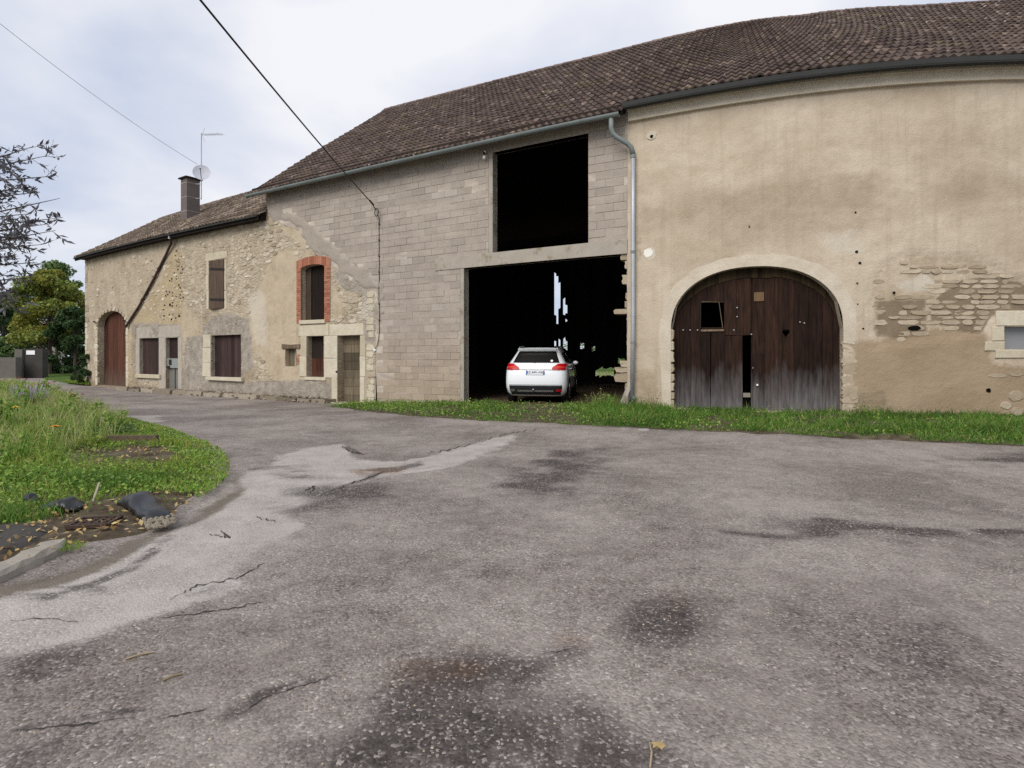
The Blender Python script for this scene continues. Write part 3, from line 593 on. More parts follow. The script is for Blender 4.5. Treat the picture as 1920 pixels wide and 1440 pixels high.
def house_attrs(px, py):
    grey = np.maximum.reduce([pm(px, py, [(250, 606), (338, 610), (340, 636), (308, 640), (308, 745), (300, 745), (300, 716), (258, 712), (256, 640)], 5), pm(px, py, [(378, 640), (382, 612), (398, 592), (440, 588), (464, 598), (472, 640), (474, 690), (460, 700), (440, 720), (378, 720)], 6),
                              pm(px, py, [(334, 700), (376, 640), (380, 712), (470, 716), (560, 712), (630, 716), (634, 762), (334, 750)], 8), .8*pm(px, py, [(346, 630), (382, 630), (382, 702), (346, 702)], 6), .75*pm(px, py, [(620, 500), (700, 545), (704, 575), (686, 560), (640, 540)], 6), .7*pm(px, py, [(676, 560), (706, 560), (706, 640), (682, 650)], 6)])
    smooth = np.maximum.reduce([pm(px, py, [(480, 560), (500, 500), (520, 470), (556, 470), (560, 640), (562, 712), (520, 716), (470, 650), (466, 590)], 12), .9*pm(px, py, [(610, 420), (520, 420), (540, 440), (590, 480), (560, 490)], 8), .6*pm(px, py, [(330, 636), (345, 560), (380, 600), (370, 640)], 10), .8*pm(px, py, [(626, 545), (640, 545), (640, 600), (624, 605)], 5)])
    rub = np.maximum.reduce([.45+0*px, pm(px, py, [(430, 420), (520, 400), (560, 440), (540, 500), (470, 560), (430, 590), (420, 500)], 14), pm(px, py, [(622, 550), (690, 555), (700, 600), (622, 610)], 10), pm(px, py, [(478, 660), (520, 660), (520, 716), (478, 716)], 8), .8*pm(px, py, [(330, 460), (392, 450), (392, 600), (330, 600)], 12)])
    yel = np.maximum(pm(px, py, [(322, 462), (340, 470), (346, 610), (262, 612), (250, 600), (300, 530)], 10), .8*pm(px, py, [(236, 620), (246, 620), (246, 728), (236, 728)], 5))
    white = np.maximum(.9*pm(px, py, [(462, 560), (486, 540), (500, 560), (500, 650), (480, 650), (470, 610)], 9), .8*pm(px, py, [(655, 590), (690, 560), (705, 545), (705, 600), (660, 606)], 8))
    damp_shade = np.maximum.reduce([.9*sstep(22, 0, np.interp(px, [160, 322, 500, 657], [722, 737, 748, 757])-py), .7*pm(px, py, [(246, 605), (262, 606), (260, 730), (246, 730)], 5), .6*pm(px, py, [(440, 690), (480, 690), (480, 720), (440, 718)], 6), .55*sstep(26, 0, py-np.interp(px, [150, 500], [490, 402]))*(px < 505)])  # last term is the eaves' shade painted on the wall top, the rest damp
    return dict(grey=grey, smooth=smooth, rub=rub, yel=yel, white=white, damp_shade=damp_shade)
def hn(u, z): return .035*(fbm(u*2.1, z*2.6, 31)-.5)+.012*(vn(u*7, z*11, 33)-.5)
fw = wall_mesh('wall', U_H0, U_BX, lambda u: foot(u), lambda u: (H_top if u < UU(499.5) else bound(u)), list(OPS.values()), M['house_wall'], farm, house_attrs, .11, hn)
# barn block wall: recessed mortar bed, blocks in front
Zl0, Zl1, Zu1 = 4.16, 4.53, 7.47
gar = dict(u0=UU(870), u1=U_B1-.02, lo=lambda u: foot(u)-.1, hi=lambda u: Zl0, t=.25, nofloor=True)
upo = dict(u0=UU(924), u1=UU(1103), lo=lambda u: Zl1, hi=lambda u: Zu1, t=.25)
bw = wall_mesh('wall', U_B0, U_B1, lambda u: bound(u) if u < U_BX else foot(u), lambda u: B_top, [gar, upo], M['block_mortar'], barn, None, .25, lambda u, z: -.007+.010*(fbm(u*1.5, z*4, 5)-.5))
# rendered wall
ac = (UU(1258)+UU(1581))/2; ah = (UU(1581)-UU(1258))/2; A_sp, A_ap, A_z0 = ZZ(1420, 617), ZZ(1420, 499), ZZ(1420, 772)
def arch_z(u, g=0.0):
    return A_sp+(A_ap-A_sp+g)*max(0, 1-(abs(u-ac)/(ah+g))**2.25)**(1/2.25)
archop = dict(u0=ac-ah, u1=ac+ah, lo=lambda u: A_z0, hi=arch_z, t=.24)
winop = op(1883, 1990, 612, 655, .2)
def ren_attrs(px, py):
    stain = np.maximum.reduce([.75*pm(px, py, [(1200, 380), (1300, 350), (1480, 330), (1640, 320), (1660, 380), (1620, 440), (1480, 470), (1380, 450), (1260, 430), (1200, 420)], 30), .7*pm(px, py, [(1740, 350), (1800, 320), (1920, 320), (2100, 330), (2100, 390), (1900, 380), (1780, 390)], 16), .6*pm(px, py, [(1260, 420), (1480, 400), (1560, 420), (1500, 460), (1360, 470)], 18),
                               .45*pm(px, py, [(1540, 330), (1700, 322), (1660, 360), (1560, 350)], 8), .35+0*px])
    brown = np.maximum.reduce([pm(px, py, [(1600, 640), (1700, 628), (1760, 610), (1850, 620), (1860, 680), (1920, 690), (2100, 690), (2100, 800), (1590, 800), (1596, 700)], 14), .5*pm(px, py, [(1640, 500), (1700, 474), (1820, 480), (1920, 520), (2100, 520), (2100, 600), (1860, 590), (1830, 630), (1640, 630), (1625, 560)], 12), .55*pm(px, py, [(1180, 680), (1235, 690), (1240, 780), (1180, 780)], 12)])
    pit_shade = np.maximum(pm(px, py, [(1750, 565), (1800, 525), (1870, 516), (1925, 535), (1930, 588), (1860, 592), (1842, 628), (1800, 622), (1745, 604)], 9), .75*pm(px, py, [(1640, 560), (1740, 556), (1740, 626), (1690, 640), (1640, 632)], 8))
    white = np.maximum.reduce([pm(px, py, [(1208, 466), (1224, 462), (1228, 480), (1214, 486)], 4), .9*pm(px, py, [(1214, 247), (1230, 247), (1230, 262), (1214, 262)], 4), .62*pm(px, py, [(1660, 530), (1740, 508), (1780, 540), (1700, 552)], 9), .5*pm(px, py, [(1500, 430), (1620, 420), (1640, 480), (1560, 490)], 16)])
    damp_shade = np.maximum.reduce([.95*sstep(34, 0, 790-py)*(px > 1590)*(.3+fbm(px*.02, py*.05, 8)), .6*pm(px, py, [(1600, 730), (1660, 730), (1680, 790), (1600, 790)], 10), .7*sstep(30, 0, 768-py)*(px < 1262), .5*pm(px, py, [(1190, 450), (1204, 440), (1210, 490), (1190, 500)], 6), .35*sstep(16, 0, py-(HY-np.interp(px, [1174, 1484, 1920], [455, 510, 540])))])  # last term paints shade under the gutter and cornice, the others are damp
    return dict(stain=stain, brown=brown, white=white, damp_shade=damp_shade, pit_shade=pit_shade)
def rn(u, z):
    px, py = PX(u, z); k = pm(px, py, [(1640, 500), (1700, 474), (1820, 480), (1920, 520), (2100, 520), (2100, 600), (1860, 590), (1830, 630), (1640, 650), (1625, 560)], 10)
    return .03*(fbm(u*1.1, z*1.2, 41)-.5)+.012*(fbm(u*5, z*6, 44)-.5)-.032*k
rw = wall_mesh('wall', U_B1, U_R1, lambda u: foot(u), lambda u: REZ+.22, [archop, winop], M['render'], rbarn, ren_attrs, .085, rn)
# hidden but closed: end walls, back walls, partition, loft
def plain(name, pts, mat, parent): return mesh_obj(name, pts, [tuple(range(len(pts)))], mat, parent)
plain('end_wall', [W(U_H0, .0, -.3), W(U_H0, 0, H_top), W(U_H0, -HD, HR-.08), W(U_H0, -2*HD, H_top), W(U_H0, -2*HD, -.3)], M['house_wall'], farm)
bk = MB()
for a, b in zip(np.linspace(U_H0, U_B0, 8)[:-1], np.linspace(U_H0, U_B0, 8)[1:]): bk.add([W(a, -2*HD, -.3), W(b, -2*HD, -.3), W(b, -2*HD, H_top), W(a, -2*HD, H_top)], [(0, 1, 2, 3)])
bk.build('back_wall', M['house_wall'], farm)
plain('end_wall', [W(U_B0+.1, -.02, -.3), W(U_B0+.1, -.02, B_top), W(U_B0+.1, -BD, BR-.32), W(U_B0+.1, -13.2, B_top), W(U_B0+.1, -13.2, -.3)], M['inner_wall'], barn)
plain('end_wall', [W(U_R1, -.02, -.3), W(U_R1, -.02, B_top), W(U_R1, -BD, BR-.32), W(U_R1, -13.2, B_top), W(U_R1, -13.2, -.3)], M['render'], rbarn)
plain('partition_wall', [W(U_B1+.12, -.25, -.3), W(U_B1+.12, -.25, B_top), W(U_B1+.12, -BD, BR-.32), W(U_B1+.12, -13.2, B_top), W(U_B1+.12, -13.2, -.3)], M['inner_wall'], barn)
# ================================================================== ROOFS
prof = [(-.5, .006), (-.38, .0), (-.22, .010), (-.06, .040), (.08, .052), (.24, .040), (.40, .011), (.5, .006)]
tv = []; tf = []
for x, h in prof: tv += [(x, 0, h+.045), (x, 1.10, h*.9+.002), (x, -.004, h*.75+.002)]
for i in range(len(prof)-1):
    a = 3*i; tf += [(a, a+3, a+4, a+1), (a+2, a+5, a+3, a)]
TV = np.array(tv); 
tile_me = bpy.data.meshes.new('roof_tile'); tile_me.from_pydata(tv, [], tf); tile_me.materials.append(M['tile']); tile_me.update()
_ru = np.array([FA(x_, 100, -BD)[0] for x_ in (730, 900, 1130, 1250, 1500, 1700, 1900, 2100)]); _rz = np.array([13.70, 13.54, 13.36, 13.33, 13.22, 13.48, 13.70, 13.8])
def ridge_z(u): return float(np.interp(u, _ru, _rz))                 # the old ridge sags between its trusses
def roof(parent, mat, u0, u1, ez, rz, d, o, w, g, n_ind, back, seed, ez1=None):
    """roof sheet, back slope and tiles; the n_ind tiles that show largest are objects of their own"""
    us = np.linspace(u0, u1, int((u1-u0)/.8)+2); mb = MB()
    for a, b in zip(us[:-1], us[1:]):
        ra, rb = (rz(a), rz(b)) if callable(rz) else (rz, rz)
        mb.add([W(a, o, ez-.02), W(b, o, ez-.02), W(b, -d, rb-.02), W(a, -d, ra-.02), W(a, -d-back, ez), W(b, -d-back, ez)], [(0, 1, 2, 3), (3, 2, 5, 4)])
    under = mb.build('roof', M['under_roof'], parent)
    r0 = rz(u0) if callable(rz) else rz; tl = math.hypot(d+o, r0-ez); rows = int(round(tl/g)); g = tl/rows; ncol = int(round((u1-u0)/w)); w = (u1-u0)/ncol
    r_ = np.random.default_rng(seed); mats = []; area = []
    for c in range(ncol):
        u = u0+(c+.5)*w; t = tang(u); nb = -nout(u); rc = rz(u) if callable(rz) else rz; tl = math.hypot(d+o, rc-ez); cs = (d+o)/tl; sn = (rc-ez)/tl; g = tl/rows
        for k in range(rows):
            q = k*g; n_ = o-cs*q; z = ez+sn*q
            P = Vector(W(u, n_, z)); wl = (Vector(W(u+w/2, n_, z))-Vector(W(u-w/2, n_, z))).length*1.04
            ax = t; ay = (nb*cs+Vector((0, 0, 1))*sn).normalized(); az = ax.cross(ay)
            lift = r_.normal(0, .003); tw = r_.normal(0, .008)
            if r_.random() < .012: lift += .02; tw += r_.normal(0, .06)
            ax2 = (ax+ay*tw).normalized(); P = P+az*(.012+lift+.02*math.sin(u*.9)*math.sin(q*.8+u*.3))+ay*r_.normal(0, .008)
            m_ = Matrix(((ax2.x*wl, ay.x*g, az.x, P.x), (ax2.y*wl, ay.y*g, az.y, P.y), (ax2.z*wl, ay.z*g, az.z, P.z), (0, 0, 0, 1)))
            mats.append(m_); x, y = proj(np.array(P)); s_ = F/P.y
            vis = (-10 < x < 1930) and (-10 < y < 1440)
            area.append(-s_*(2 if vis else 0)*(1+.02*(rows-k)))
    order = np.argsort(area); ind = set(order[:n_ind].tolist())
    V = []; 
    for i, m_ in enumerate(mats):
        if i in ind:
            ob = bpy.data.objects.new('roof_tile', tile_me); COL.objects.link(ob); ob.matrix_world = m_; ob.parent = under; ob.matrix_parent_inverse = Matrix.Identity(4)
            ob.matrix_basis = m_
        else:
            A = np.array(m_); V.append(TV @ A[:3, :3].T+A[:3, 3])
    V = np.array(V); nq = len(V); q = np.array(tf); base = (np.arange(nq)*len(TV))[:, None, None]
    Q = (base+q[None]).reshape(-1, 4); T = np.concatenate([Q[:, [0, 1, 2]], Q[:, [0, 2, 3]]])
    ob = tri_mesh('roof_tiles', V.reshape(-1, 3), T, mat, under); ob['kind'] = 'stuff'
    return under
def ridge(under, u0, u1, d, z, step, r):
    u = u0
    while u < u1:
        mb = MB(); k = 6; L_ = min(step*1.06, u1-u+.05)
        ang = np.linspace(-.15, math.pi+.15, k+1)
        for s_, (uu, sc) in enumerate(((u, 1.12), (u+L_*.2, 1.08), (u+L_, .98))):
            for a in ang: mb.v.append(tuple(W(uu, -d+math.cos(a)*r*sc, (z(uu) if callable(z) else z)-.03+math.sin(a)*r*sc*.85+random.uniform(-.006, .006))))
        for s_ in range(2):
            for j in range(k): mb.f.append((s_*(k+1)+j, s_*(k+1)+j+1, (s_+1)*(k+1)+j+1, (s_+1)*(k+1)+j))
        mb.f.append(tuple(range(k+1)))
        mb.build('ridge_tile', M['ridge'], under); u += step
U_HE0, U_HE1 = UU(160)-.45, U_B0+.1
froof = roof(farm, M['tile_old'], U_HE0, U_HE1, HE, HR, HD, HO, .24, .40, 0, HD+HO, 3)
ridge(froof, U_HE0, U_HE1, HD, HR, .46, .12)
U_BE0 = FA(464, 361, BO)[0]
broof = roof(barn, M['tile'], U_BE0, U_B1-.02, BE, ridge_z, BD, BO, .205, .39, 150, BD+BO, 4)
ridge(broof, U_BE0, U_B1, BD, ridge_z, .43, .13)
rroof = roof(rbarn, M['tile'], U_B1-.02, U_R1+.3, REZ+.06, ridge_z, BD, RO, .20, .39, 300, BD+BO, 5)
ridge(rroof, U_B1, U_R1, BD, ridge_z, .43, .13)
# verge boards at the gable ends
mb = MB()
for (a, b) in (((HO, HE), (-HD, HR)),):
    mb.add([W(U_HE0, a[0], a[1]-.10), W(U_HE0, a[0], a[1]+.05), W(U_HE0, b[0], b[1]+.05), W(U_HE0, b[0], b[1]-.10), W(U_HE0-.03, a[0], a[1]-.10), W(U_HE0-.03, a[0], a[1]+.05), W(U_HE0-.03, b[0], b[1]+.05), W(U_HE0-.03, b[0], b[1]-.10)], [(0, 1, 2, 3), (7, 6, 5, 4), (0, 4, 5, 1), (1, 5, 6, 2), (2, 6, 7, 3), (3, 7, 4, 0)])
mb.build('verge_board', M['dark_board'], farm)
mb = MB(); mb.add([W(U_BE0, BO, BE-.12), W(U_BE0, BO, BE+.07), W(U_BE0, -BD, ridge_z(U_BE0)+.06), W(U_BE0, -BD, ridge_z(U_BE0)-.14), W(U_BE0-.03, BO, BE-.12), W(U_BE0-.03, BO, BE+.07), W(U_BE0-.03, -BD, ridge_z(U_BE0)+.06), W(U_BE0-.03, -BD, ridge_z(U_BE0)-.14)], [(0, 1, 2, 3), (7, 6, 5, 4), (0, 4, 5, 1), (1, 5, 6, 2), (2, 6, 7, 3), (3, 7, 4, 0)])
mb.build('verge_board', M['dark_board'], barn)
# eaves: fascia, soffit, cornice
MB().fbox(U_HE0, U_HE1-.1, HE-.16, HE-.03, HO-.05, HO-.01).build('fascia', M['dark_board'], farm)
mb = MB(); mb.fbox(U_H0, U_B0, H_top-.34, H_top-.10, hn(0, 0)*0+.0, .22); mb.build('wall_plate', M['dark_board'], farm)
MB().fbox(U_BE0+.05, U_B1-.06, B_top-.16, B_top-.02, .0, .30).build('soffit', M['dark_board'], barn)
mb = MB(); mb.fbox(U_B1+.03, U_R1, REZ-.32, REZ-.10, -.03, .10); mb.fbox(U_B1+.03, U_R1, REZ-.10, REZ+.14, -.03, .17); mb.build('cornice', M['arch_render'], rbarn)
def gutter(parent, mat, u0, u1, z, n, r, flat=False, joints=1.5):
    mb = MB(); us = np.linspace(u0, u1, int((u1-u0)/.5)+2); k = 9; ang = np.linspace(math.pi, 2*math.pi, k)
    pr = [(n+math.cos(a)*r, z+math.sin(a)*r) for a in ang]
    if flat: pr = [(n-r, z), (n-r, z-1.5*r), (n+r*.75, z-1.5*r), (n+r, z-.9*r), (n+r, z+.04), (n+r-.015, z+.04)]
    pr = [(a, b) for a, b in pr]+[(a*.0+a+(.006 if i < len(pr)/2 else -.006), b+.006) for i, (a, b) in list(enumerate(pr))[::-1]]
    m_ = len(pr)
    for u in us: mb.v += [tuple(W(u, a, b)) for a, b in pr]
    for i in range(len(us)-1):
        for j in range(m_): mb.f.append((i*m_+j, i*m_+(j+1) % m_, (i+1)*m_+(j+1) % m_, (i+1)*m_+j))
    mb.f += [tuple(range(m_-1, -1, -1)), tuple(range((len(us)-1)*m_, len(us)*m_))]
    g = mb.build('gutter', mat, parent)
    u = u0+.4
    while u < u1-.1:
        b = MB(); h = len(pr)//2; v = []
        for uu in (u, u+.035): v += [tuple(W(uu, a+(a-n)*.04, (c-z)*1.04+z)) for a, c in pr[:h]]
        b.add(v, [(j, j+1, h+j+1, h+j) for j in range(h-1)]); b.build('gutter_joint', mat, g); u += joints
    return g
gutter(barn, M['zinc_aged'], U_BE0-.02, UU(1167)+.05, BE-.01, BO+.03, .085, joints=1.9)
gutter(rbarn, M['gutter_dark'], U_B1-.04, U_R1+.2, REZ+.01, RO+.02, .068, True, joints=1.0)
# zinc downpipe with swan neck, collars
def at(px, py, n): u, z = FA(px, py, n); return Vector(W(u, n, z))
pts = [at(1146, 222, BO), at(1146, 240, BO-.02), at(1149, 250, BO-.08), at(1156, 257, .36), at(1176, 269, .18), at(1184, 277, .11), at(1187, 290, .10), at(1187, 420, .10), at(1187, 600, .10), at(1185, 762, .12)]
pp = MB().tube(pts[:7], .062, 10).build('downpipe', M['zinc_aged'], barn, True)
MB().tube(pts[6:], .055, 12).build('pipe_run', M['zinc'], pp, True)
for y in (291, 470, 640, 742): MB().tube([at(1187, y, .10), at(1187, y+5, .10)], .066, 12).build('pipe_collar', M['zinc_aged'], pp)
pts = [at(318, 440, .30), at(319, 448, .28), at(321, 456, .14), at(312, 476, .07), at(290, 520, .07), at(262, 572, .07), at(240, 606, .08), at(236, 613, .10)]
pp = MB().tube(pts, .055, 8).build('downpipe', M['rust_pipe'], farm, True)
MB().tube([at(318, 438, .31), at(318, 448, .31)], .06, 8).build('pipe_collar', M['galv'], pp)
for x, y in ((299, 502), (268, 560)): MB().tube([at(x, y, .07), at(x-2, y+4, .07)], .068, 8).build('pipe_collar', M['rust_pipe'], pp)
MB().fbox(U_HE0, U_HE1-.15, HE-.05, HE+.0, HO, HO+.07).build('gutter', M['gutter_dark'], farm)
# chimney on the farmhouse roof
cu, cz = FA(357, 402, -1.6); cu0, cu1 = cu-.31, cu+.31
cb = Vector(W(cu, -1.6, 0)); t = tang(cu); rz_ = math.atan2(t.y, t.x)
zc0, zc1 = HE+(HO+1.2)*(HR-HE)/(HD+HO)-.1, FA(357, 338, -1.6)[1]
ch = MB().wbox((cb.x, cb.y, (zc0+zc1)/2), (.56, .62, zc1-zc0), rz_).build('chimney', M['chimney'], froof)
hc = (zc1-zc0)/3.3
for k in range(1, 4): MB().wbox((cb.x, cb.y, zc0+hc*k), (.572, .632, .022), rz_).build('chimney_band', M['lintel_grey'], froof)
mb = MB(); mb.wbox((cb.x, cb.y, zc1+.04), (.74, .80, .06), rz_); mb.wbox((cb.x, cb.y, zc1+.09), (.42, .46, .07), rz_); mb.build('chimney_cap', M['dark_board'], froof)
# aerial mast with dish beside it
mast = thing('antenna_mast', 'thin steel mast beside chimney carrying satellite dish and rake aerial', 'antenna', tuple(at(377, 372, -1.2)))
top = at(377.5, 250, -1.2); bot = at(377.5, 374, -1.2)
MB().tube([bot, top], .022, 6).build('mast', M['galv'], mast)
for y in (345, 372): MB().tube([at(367, y, -1.5), at(377.5, y, -1.2)], .018, 6).build('bracket', M['galv'], mast)
dc = at(378, 323, -1.0); dr = .37
nd = Vector((.35, -.86, .30)).normalized(); ax = nd.cross(Vector((0, 0, 1))).normalized(); ay = ax.cross(nd)
v = [dc-nd*.07]; f = []
for r_ in (.35, .7, 1.0):
    for j in range(24):
        a = 2*math.pi*j/24; v.append(dc-nd*(.07*(1-r_*r_))+(ax*math.cos(a)+ay*math.sin(a)*1.06)*dr*r_)
for j in range(24): f.append((0, 1+j, 1+(j+1) % 24))
for r_ in range(2):
    for j in range(24): f.append((1+r_*24+j, 1+(r_+1)*24+j, 1+(r_+1)*24+(j+1) % 24, 1+r_*24+(j+1) % 24))
mesh_obj('dish', v, f, M['dish'], mast, True)
MB().tube([dc-ay*dr*.9, dc+nd*.42-ay*.12], .014, 6).build('feed_arm', M['iron'], mast)
MB().tube([dc+nd*.40-ay*.12, dc+nd*.50-ay*.10], .035, 8).build('feed_horn', M['galv'], mast)
e1 = at(417, 251, -1.2); e0 = at(379, 253, -1.2)
MB().tube([e0, e1], .012, 6).build('boom', M['galv'], mast)
for k in range(7):
    c = e0.lerp(e1, .12+.13*k); MB().tube([c-Vector((.10, .15, 0)), c+Vector((.10, .15, 0))], .006, 5).build('element', M['galv'], mast)
for s_ in (1, -1): MB().tube([e0, e0+Vector((.12, 0, .32*s_))], .008, 5).build('reflector', M['galv'], mast)
# ================================================================== BLOCK BARN DETAILS
bm_ = MB(); c_ = .06
def cut_box():
    v = []; 
    for sx in (-.5, .5):
        for sz in (-.5, .5): v += [(sx, -.5, sz)]
    fr = [(sx*(1-2*.006), .5, sz*(1-2*.015)) for sx in (-.5, .5) for sz in (-.5, .5)]; md = [(sx, .40, sz) for sx in (-.5, .5) for sz in (-.5, .5)]
    V = v+md+fr; f = [(0, 1, 3, 2)]
    for a in (0, 4): f += [(a, a+1, a+5, a+4), (a+1, a+3, a+7, a+5), (a+3, a+2, a+6, a+7), (a+2, a, a+4, a+6)]
    f += [(8, 10, 11, 9)]; return V, f
BV, BF = cut_box(); BVa = np.array(BV)
blk_me = bpy.data.meshes.new('block'); blk_me.from_pydata(BV, [], BF); blk_me.materials.append(M['block']); blk_me.update()
SMEAR = [(499, 380), (512, 378), (560, 400), (600, 430), (640, 470), (690, 505), (716, 540), (716, 600), (705, 610), (704, 548), (668, 530), (640, 516), (622, 492), (592, 478), (586, 462), (552, 428), (520, 412)]
blocks = []; CH_, BL = .217, .50; z = -.12; k = 0
lintel_u0 = UU(816)
while z < B_top-.1:
    z1 = min(z+CH_-.009, B_top-.02); zm = (z+z1)/2
    free = [(U_B0+.02, U_B1-.015)]
    def sub(fr, a, b):
        o = []
        for p, q in fr:
            if b <= p or a >= q: o.append((p, q)); continue
            if a > p: o.append((p, a-.005))
            if b < q: o.append((b+.005, q))
        return o
    if zm < Zl0: free = sub(free, gar['u0']-.14, gar['u1']+.1)
    elif zm < Zl1: free = sub(free, lintel_u0, U_B1+.1)
    elif zm < Zu1: free = sub(free, upo['u0']-.14, upo['u1'])
    for p, q in free:
        u = p-(BL*.5 if k % 2 else 0)-random.uniform(0, .06)
        while u < q:
            a, b = max(u, p), min(u+BL-.009, q)
            if b-a > .08:
                um = (a+b)/2; px, py = PX(um, zm)
                lowb = max(bound(a), bound(b)) if a < U_BX else -9
                if z > lowb-.02 and float(poly_sd(np.array([px]), np.array([py]), SMEAR)[0]) < 3 and random.random() > .012:
                    blocks.append((a, b, z, z1))
            u += BL
    z += CH_; k += 1
def blk_mat(a, b, z0, z1):
    um = (a+b)/2; t = tang(um); n_ = nout(um); pr = random.gauss(0, .0035)
    P = Vector(W(um, -.02+pr, (z0+z1)/2)); D = .045
    return Matrix(((t.x*(b-a), n_.x*D, 0, P.x), (t.y*(b-a), n_.y*D, 0, P.y), (random.gauss(0, .002), 0, z1-z0, P.z), (0, 0, 0, 1)))
blocks.sort(key=lambda b: -b[0]); V = []
for i, b in enumerate(blocks):
    m_ = blk_mat(*b)
    if i < 300:
        ob = bpy.data.objects.new('block', blk_me); COL.objects.link(ob); ob.parent = bw; ob.matrix_basis = m_
    else: A = np.array(m_); V.append(BVa @ A[:3, :3].T+A[:3, 3])
if V:
    V = np.array(V); Q = (np.arange(len(V))[:, None, None]*len(BVa)+np.array(BF)[None]).reshape(-1, 4)
    ob = tri_mesh('blocks', V.reshape(-1, 3), np.concatenate([Q[:, [0, 1, 2]], Q[:, [0, 2, 3]]]), M['block'], bw); ob['kind'] = 'stuff'
# cement smeared where the blocks meet the old stone
P = np.array(SMEAR); xs = np.arange(492, 722, 4.); ys = np.arange(372, 614, 4.); x, y, T = grid(xs, ys)
sd = poly_sd(x+20*(fbm(x*.07, y*.07, 61)-.5)*2, y+20*(fbm(x*.07, y*.07, 62)-.5)*2, SMEAR)
u_ = np.interp(x, _tx, _U); z_ = CH+(HY-y)/np.interp(x, _tx, _ts)
sm = tri_mesh('cement_patch', W(u_, -.05+.075*sstep(-5, 6, sd)+.02*(fbm(x*.09, y*.09, 63)-.5), z_), T[(sd > -7)[T].all(1)], M['cement_smear'], barn, True)
# concrete lintel beam, jamb posts
MB().fbox(lintel_u0, U_B1-.01, Zl0, Zl1, -.22, .025).build('lintel', M['concrete'], barn)
MB().fbox(gar['u0']-.13, gar['u0'], -.3, Zl0-.002, -.24, .012).build('jamb_post', M['concrete'], barn)
MB().fbox(upo['u0']-.13, upo['u0'], Zl1+.002, Zu1, -.24, .012).build('jamb_post', M['concrete'], barn)
MB().fbox(upo['u0'], upo['u1'], Zu1, Zu1+.16, -.24, -.02).build('head_beam', M['dark_board'], barn)
# toothed stones at the right side of the garage bay
z = -.05
while z < Zl0-.05:
    h = random.uniform(.13, .26); ww = random.choice([.08, .14, .20, .26, .12]); 
    if abs(z-2.55) < .14 or abs(z-.95) < .16: ww = .42
    mb = MB(); mb.stone(U_B1-ww/2+.10, z+h/2, ww+.12, h*.96, -.03, .40, 12, 16); mb.build('stone', M['flat_stone'], bw); z += h
# interior: loft floor, posts, boarded back wall with gaps
DB = -13.0
UBK0, UBK1 = FA(900, 600, DB)[0], FA(1200, 600, DB)[0]
bkw = MB(); us = np.linspace(U_B0, UBK0, 4)
for a, b in zip(us[:-1], us[1:]): bkw.add([W(a, DB-.2, -.3), W(b, DB-.2, -.3), W(b, DB-.2, B_top), W(a, DB-.2, B_top)], [(0, 1, 2, 3)])
us = np.linspace(UBK0, UBK1, 6)
for a, b in zip(us[:-1], us[1:]): bkw.add([W(a, DB-.2, 6.0), W(b, DB-.2, 6.0), W(b, DB-.2, B_top), W(a, DB-.2, B_top)], [(0, 1, 2, 3)])
us = np.linspace(UBK1, U_R1, 10)
for a, b in zip(us[:-1], us[1:]): bkw.add([W(a, DB-.2, -.3), W(b, DB-.2, -.3), W(b, DB-.2, B_top), W(a, DB-.2, B_top)], [(0, 1, 2, 3)])
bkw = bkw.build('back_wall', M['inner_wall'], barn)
def back(px, py): return FA(px, py, DB)
u = UBK0-.1; uend = UBK1+.1
gaps = []
def bboard(a, b, zb, zt, tilt=0.0):
    mb = MB(); mb.fprism([(a, zb), (b, zb+random.uniform(-.05, .05)), (b+tilt, zt), (a+tilt, zt+random.uniform(-.08, .08))], DB, DB-.03); mb.build('board', M['dark_board'], bkw)
cols = []; x = 896.0
while x < 1204:
    if x >= 1036 and x < 1037: cols += [(1036, 1039, []), (1039, 1043, [(513, 592), (638, 650)]), (1043, 1047, [(517, 608)]), (1047, 1051, [(530, 578), (637, 651)]), (1051, 1055.5, []), (1055.5, 1060, [(560, 590), (634, 653)]), (1060, 1064, [(573, 588), (598, 603), (638, 656)]), (1064, 1068, [])]; x = 1068; continue
    nx_ = min(x+random.uniform(6, 8), 1036 if x < 1036 else 1300); o_ = []
    if 1082 < x < 1089: o_ = [(646, 655)]
    elif 1103 < x < 1110: o_ = [(650, 657)]
    elif 1116 < x < 1150: o_ = [(690+random.uniform(-3, 4), 706)]
    elif 1158 < x < 1166: o_ = [(672, 680)]
    cols.append((x, nx_, o_)); x = nx_
for a, b, o_ in cols:
    xm = (a+b)/2; ya = 488.0
    for y0, y1 in sorted(o_)+[(760, 760)]:
        j_ = lambda: random.uniform(-3, 3) if o_ else 0
        ua, ub = back(a-.25, 600)[0], back(b+.25, 600)[0]
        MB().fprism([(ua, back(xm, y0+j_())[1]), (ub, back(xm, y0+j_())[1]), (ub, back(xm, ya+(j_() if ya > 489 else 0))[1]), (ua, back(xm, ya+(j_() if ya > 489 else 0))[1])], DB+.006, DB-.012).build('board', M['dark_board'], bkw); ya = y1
mb = MB()
for zz_ in (3.9,): mb.fbox(back(1066, 600)[0], uend, zz_, zz_+.1, DB+.0, DB+.08)
mb.build('rail', M['dark_board'], bkw)
